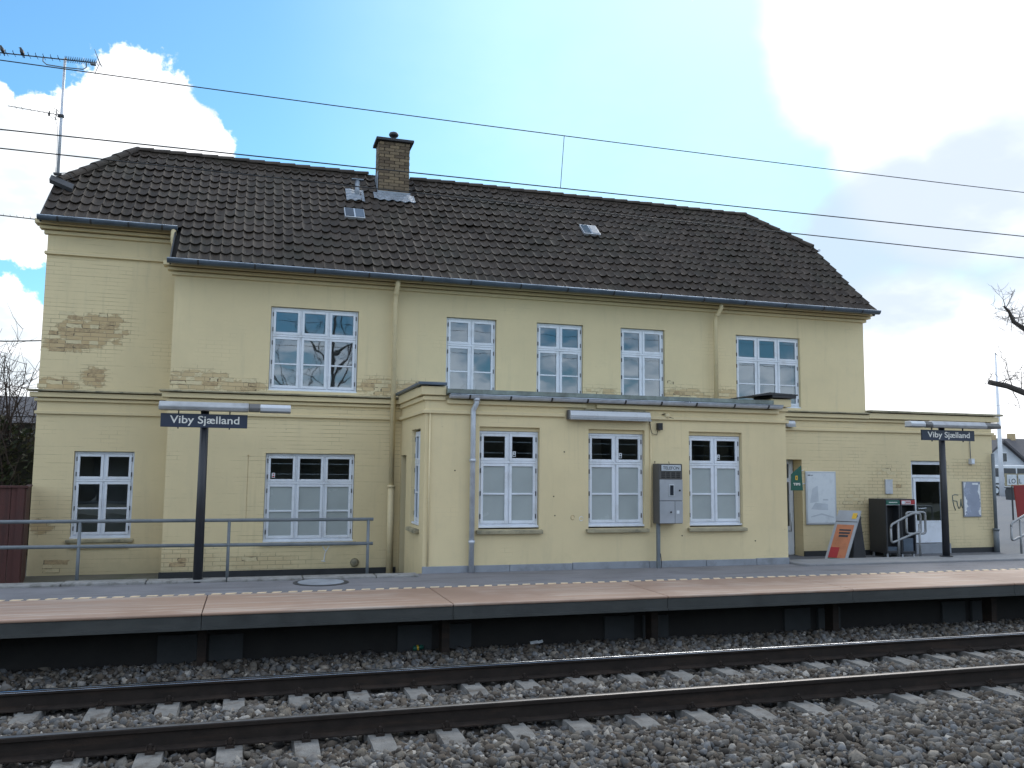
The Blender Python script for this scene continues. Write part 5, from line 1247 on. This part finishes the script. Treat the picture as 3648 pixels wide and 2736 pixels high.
# growth behind the fence on the left
hd = empty('ivy_hedge', (-6.2, 19.0, GL), 'tall dark ivy-grown hedge behind the board fence', 'hedge')
mb = MB()
for k in range(10):
    mb.lathe([(.2, 0), (.75, .4), (.85, 1.4), (.7, 2.1), (.3, 2.45)], (-4.3-.62*k+random.uniform(-.1, .1), 18.9+random.uniform(-.3, .3), GL-.1+random.uniform(-.15, .05)), 10)
mb.build('core', 'hedge_core', hd)
def leaves(n, fn, size, name, parent, m):
    v = []; f = []; tt = []; b = wloc(parent)
    for k in range(n):
        c = Vector(fn())-b; a = Vector(rng.normal(size=3)).normalized(); u = a.orthogonal().normalized(); w_ = a.cross(u); s = size*random.uniform(.6, 1.4); i = len(v)
        v += [tuple(c-u*s), tuple(c+w_*s*.6), tuple(c+u*s), tuple(c-w_*s*.6)]; f.append((i, i+1, i+2, i+3)); tt += [random.random()]*4
    me = bpy.data.meshes.new(name); me.from_pydata(v, [], f); me.materials.append(M[m]); a_ = me.attributes.new('tint', 'FLOAT', 'POINT'); a_.data.foreach_set('value', tt)
    o = bpy.data.objects.new(name, me); COL.objects.link(o); o.parent = parent; return o
def hedge_pt():
    x = random.uniform(-10.2, -3.95); th = random.uniform(0, math.pi); r = .80+random.uniform(-.15, .25); z = random.uniform(.1, 2.55+.15*math.sin(x*5))
    return (x, 18.9-r*math.sin(th)*(1-.25*(z/2.5)**3), GL+z)
leaves(9000, hedge_pt, .05, 'foliage', hd, 'leaf')
mb = MB(); rr = random.Random(11)
for k in range(150):
    x = rr.uniform(-7.5, -4.05); p_ = Vector((x, rr.uniform(18.0, 19.2), GL+rr.uniform(.3, 2.3)))
    branch_mesh(mb, p_, Vector((rr.uniform(-.5, .5), -.2, 1)).normalized(), rr.uniform(.8, 1.7), .016, 2, rr, kids=(2, 4))
mb.build('twigs', 'twig', hd)
sh = empty('low_outbuilding', (-7.5, 23, GL), 'low outbuilding with a grey felt roof behind the hedge', 'shed')
mb = MB(); mb.box(-12, -5.05, 23, 26, GL, 3.0); mb.build('wall', 'panel', sh); mb = MB(); mb.prism([(22.6, 3.0), (24.5, 3.75), (26.4, 3.0)], 'x', -12.3, -4.85); mb.build('roof', 'house_roof', sh)

# ------------------------------------------------------------------ TV aerial and birds
AX, AY = -3.35, 16.0
an = empty('aerial_mast', (AX, AY, 6.75), 'tall roof aerial mast with a long toothed aerial near its top', 'aerial')
mb = MB(); mb.tube([(AX, AY, 6.70), (AX, AY, 9.08)], [.026, .022], 10); mb.build('mast', 'zinc_light', an, smooth=True)
d = Vector((1.51, 0, .045)).normalized(); p0 = Vector((-4.75, AY-.05, 8.99)); p1 = Vector((-2.85, AY-.05, 9.045))
mb = MB(); mb.tube([p0, p1], .010, 6); bm1 = mb.build('boom', 'soot', an)
mb = MB(); mb.tube([(-3.68, AY-.05, 9.02), (-3.68, AY-.05, 8.95), (-3.62, AY-.05, 8.90), (AX, AY-.05, 8.89), (-3.05, AY-.05, 8.90), (-3.0, AY-.05, 8.94), (-3.0, AY-.05, 9.04)], .010, 8); mb.build('cradle', 'rail_grey', an, smooth=True)
for k in range(30):
    t = k/29; x = p0.x+(p1.x-p0.x)*(t if k > 12 else t); 
    mb = MB(); x = -4.70+.115*k if k < 13 else -3.30+.029*(k-13)
    z = 8.99+(x-p0.x)/(p1.x-p0.x)*.055
    mb.tube([(x, AY-.05-.11, z+.004), (x, AY-.05+.11, z+.004)], .0045, 5); mb.tube([(x-.012, AY-.05, z+.002), (x-.020, AY-.07, z+.06)], .004, 4); mb.build('element', 'soot', bm1)
mb = MB(); mb.tube([(-2.87, AY-.15, 9.25), (-2.78, AY-.05, 9.03), (-2.74, AY-.05, 8.98)], [.004, .012, .006], 6).tube([(-2.80, AY-.05, 9.03), (-2.88, AY+.08, 8.90)], .006, 5).box(-2.93, -2.85, AY-.09, AY-.02, 9.0, 9.03); mb.build('reflector', 'rail_grey', an)
mb = MB(); mb.tube([(-4.17, AY-.04, 8.09), (-3.33, AY-.04, 8.03)], .006, 6); b2 = mb.build('lower_boom', 'soot', an)
mb = MB(); mb.tube([(-3.42, AY-.04, 8.13), (-3.43, AY-.04, 7.94)], .007, 6)
for z in (8.12, 8.07, 8.02, 7.96): mb.tube([(-3.45, AY-.12, z), (-3.40, AY+.04, z)], .005, 5)
for x in (-4.05, -3.95, -3.82, -3.70, -3.62, -3.56): mb.tube([(x, AY-.10, 8.03+(-3.33-x)*.071), (x, AY+.02, 8.03+(-3.33-x)*.071)], .004, 4)
mb.build('element', 'soot', b2)
mb = MB(); mb.tube([(-3.53, AY-.04, 8.08), (-3.535, AY-.04, 8.0)], [.012, .018], 8).tube([(-3.53, AY-.04, 8.0), (-3.48, AY-.04, 7.96), (-3.43, AY-.04, 7.94)], .004, 5).tube([(-3.43, AY-.04, 7.95), (-3.39, AY-.03, 7.8), (AX-.03, AY-.03, 7.4), (AX-.03, AY-.03, 6.8)], .004, 5); mb.build('cable', 'soot', an, smooth=True)
mb = MB(); mb.box(AX-.05, AX+.04, AY-.05, AY+.03, 8.01, 8.05).box(AX-.06, AX+.06, AY-.05, AY+.03, 6.98, 7.01).tube([(AX, AY-.04, 7.0), (AX+.15, AY-.05, 7.02), (AX+.28, AY-.02, 6.92)], .008, 6); mb.build('clamp', 'soot', an)
def bird(x, z, label):
    o = empty('bird', (x, AY-.05, z), label, 'bird', None)
    K_ = .60; b = MB(); pr = [(.004, .155), (.022, .150), (.030, .125), (.032, .105), (.045, .075), (.055, .035), (.050, -.01), (.034, -.05), (.016, -.10), (.012, -.145)]
    # leaning body: lathe sheared so that head is up-left, tail down-right
    n = 12; i0 = 0
    for r, h in pr:
        for j in range(n):
            t = 2*math.pi*j/n; b.v.append((x-.018-h*.42+r*math.cos(t), AY-.05+r*.9*math.sin(t), z+.055+h+r*.22*math.cos(t)))
    for k in range(len(pr)-1):
        for j in range(n): b.f.append((k*n+j, k*n+(j+1) % n, (k+1)*n+(j+1) % n, (k+1)*n+j)); b.mi.append(0)
    b.f.append(tuple(range(n))); b.mi.append(0); b.f.append(tuple((len(pr)-1)*n+j for j in range(n))); b.mi.append(0)
    hx, hz = x-.018-.135*.42, z+.055+.135
    b.tube([(hx-.025, AY-.05, hz+.002), (hx-.055, AY-.05, hz-.004)], [.010, .002], 6)
    for s in (-1, 1): b.tube([(x-.01, AY-.05+.015*s, z+.03), (x-.012, AY-.05+.015*s, z)], .004, 5)
    b.v = [(x+(p_[0]-x)*K_, AY-.05+(p_[1]-AY+.05)*K_, z+(p_[2]-z)*K_) for p_ in b.v]
    b.build('body', 'feather', o, smooth=True)
    for s in (-1, 1):
        w_ = MB(); w_.tube([(x-.035, AY-.05+.042*s, z+.12), (x-.005, AY-.05+.048*s, z+.06), (x+.035, AY-.05+.022*s, z-.03)], [.010, .026, .004], 8); w_.v = [(x+(p_[0]-x)*K_, AY-.05+(p_[1]-AY+.05)*K_, z+(p_[2]-z)*K_) for p_ in w_.v]; w_.build('wing', 'feather', o, smooth=True)
bird(-4.29, 9.01, 'black bird perched at the outer end of the aerial'); bird(-3.99, 9.02, 'black bird perched on the aerial, the one closer to the mast')

# ------------------------------------------------------------------ overhead wires
def wire(name, pts, r, label, cat='wire'):
    mb = MB(); mb.tube(pts, r, 6); o = mb.build(name, 'black', None, at=pts[len(pts)//2], smooth=True); return tag(o, label, cat)
def cat(x0, x1, y, z, sag, xm, n=40): return [(x, y, z+sag*((x-xm)/8.)**2) for x in [x0+(x1-x0)*k/n for k in range(n+1)]]
wire('catenary_wire', cat(-24, 34, 8.2, 5.52, .06, 3.2), .0048, 'topmost thin overhead wire, holding the contact wire by a dropper')
wire('contact_wire', [(-24, 8.2, 4.86), (-2.19, 8.2, 4.925), (2.46, 8.2, 4.948), (9.15, 8.2, 4.985), (34, 8.2, 5.1)], .0060, 'straight overhead contact wire hanging from the dropper')
wire('feeder_wire', [(-30, 12.0, 6.0), (-3.2, 12.0, 6.02), (3.6, 12.0, 5.99), (13.4, 12.0, 5.95), (40, 12.0, 5.9)], .0085, 'lowest overhead wire, crossing in front of the roof tiles')
wire('dropper', [(3.03, 8.2, 5.522), (3.01, 8.2, 5.24), (2.99, 8.2, 4.953)], .0035, 'short vertical dropper joining two overhead wires')
w_ = wire('spiked_cable', [(-9, 17.5, 6.62), (-4.57, 17.5, 6.585), (-3.6, 17.5, 6.55)], .010, 'thin cable with small spikes meeting the left eaves')
for k in range(20):
    x = -4.6+.05*0+(-.11*k)+.75
    mb = MB(); mb.tube([(x, 17.5, 6.575+(-4.57-x)*.008), (x-.015, 17.5, 6.625+(-4.57-x)*.008)], [.006, .002], 5); mb.build('spike', 'black', w_)
wire('service_cable', [(-12, 17.3, 4.2), (-4.3, 17.3, 4.23), (-3.3, 17.3, 4.30)], .012, 'thin service cable reaching the left gable at mid height')
wire('service_line', [(-14, 21, 3.12), (-4.0, 21, 3.06), (-3.0, 21, 3.05)], .014, 'dark cable low along the hedge top by the left gable')

# ------------------------------------------------------------------ trees opposite (seen mirrored in the panes), and an added hedge
bare_tree((4.6, -24, .2), 15, .20, 21, 'tall leafless tree on the opposite side of the line', depth=4, kids=(3, 4))
bare_tree((8.4, -26, .2), 12, .16, 23, 'slender leafless tree on the opposite side of the line', depth=3, kids=(3, 4))
oh = empty('added_hedge', (5, -14, .2), 'long hedge added out of view to darken what the lower panes mirror', 'hedge')  # added hedge, never in view: blocks low sky so lower panes mirror dark
mb = MB()
for k in range(34): mb.lathe([(1.1, 0), (1.5, 1.2), (1.4, 2.8), (1.1, 3.9+random.uniform(-.2, .3)), (.3, 4.4)], (-30+2.4*k, -15+random.uniform(-.5, .5), .15), 9)
mb.build('core', 'hedge_core', oh)
print('objects', len(bpy.data.objects))
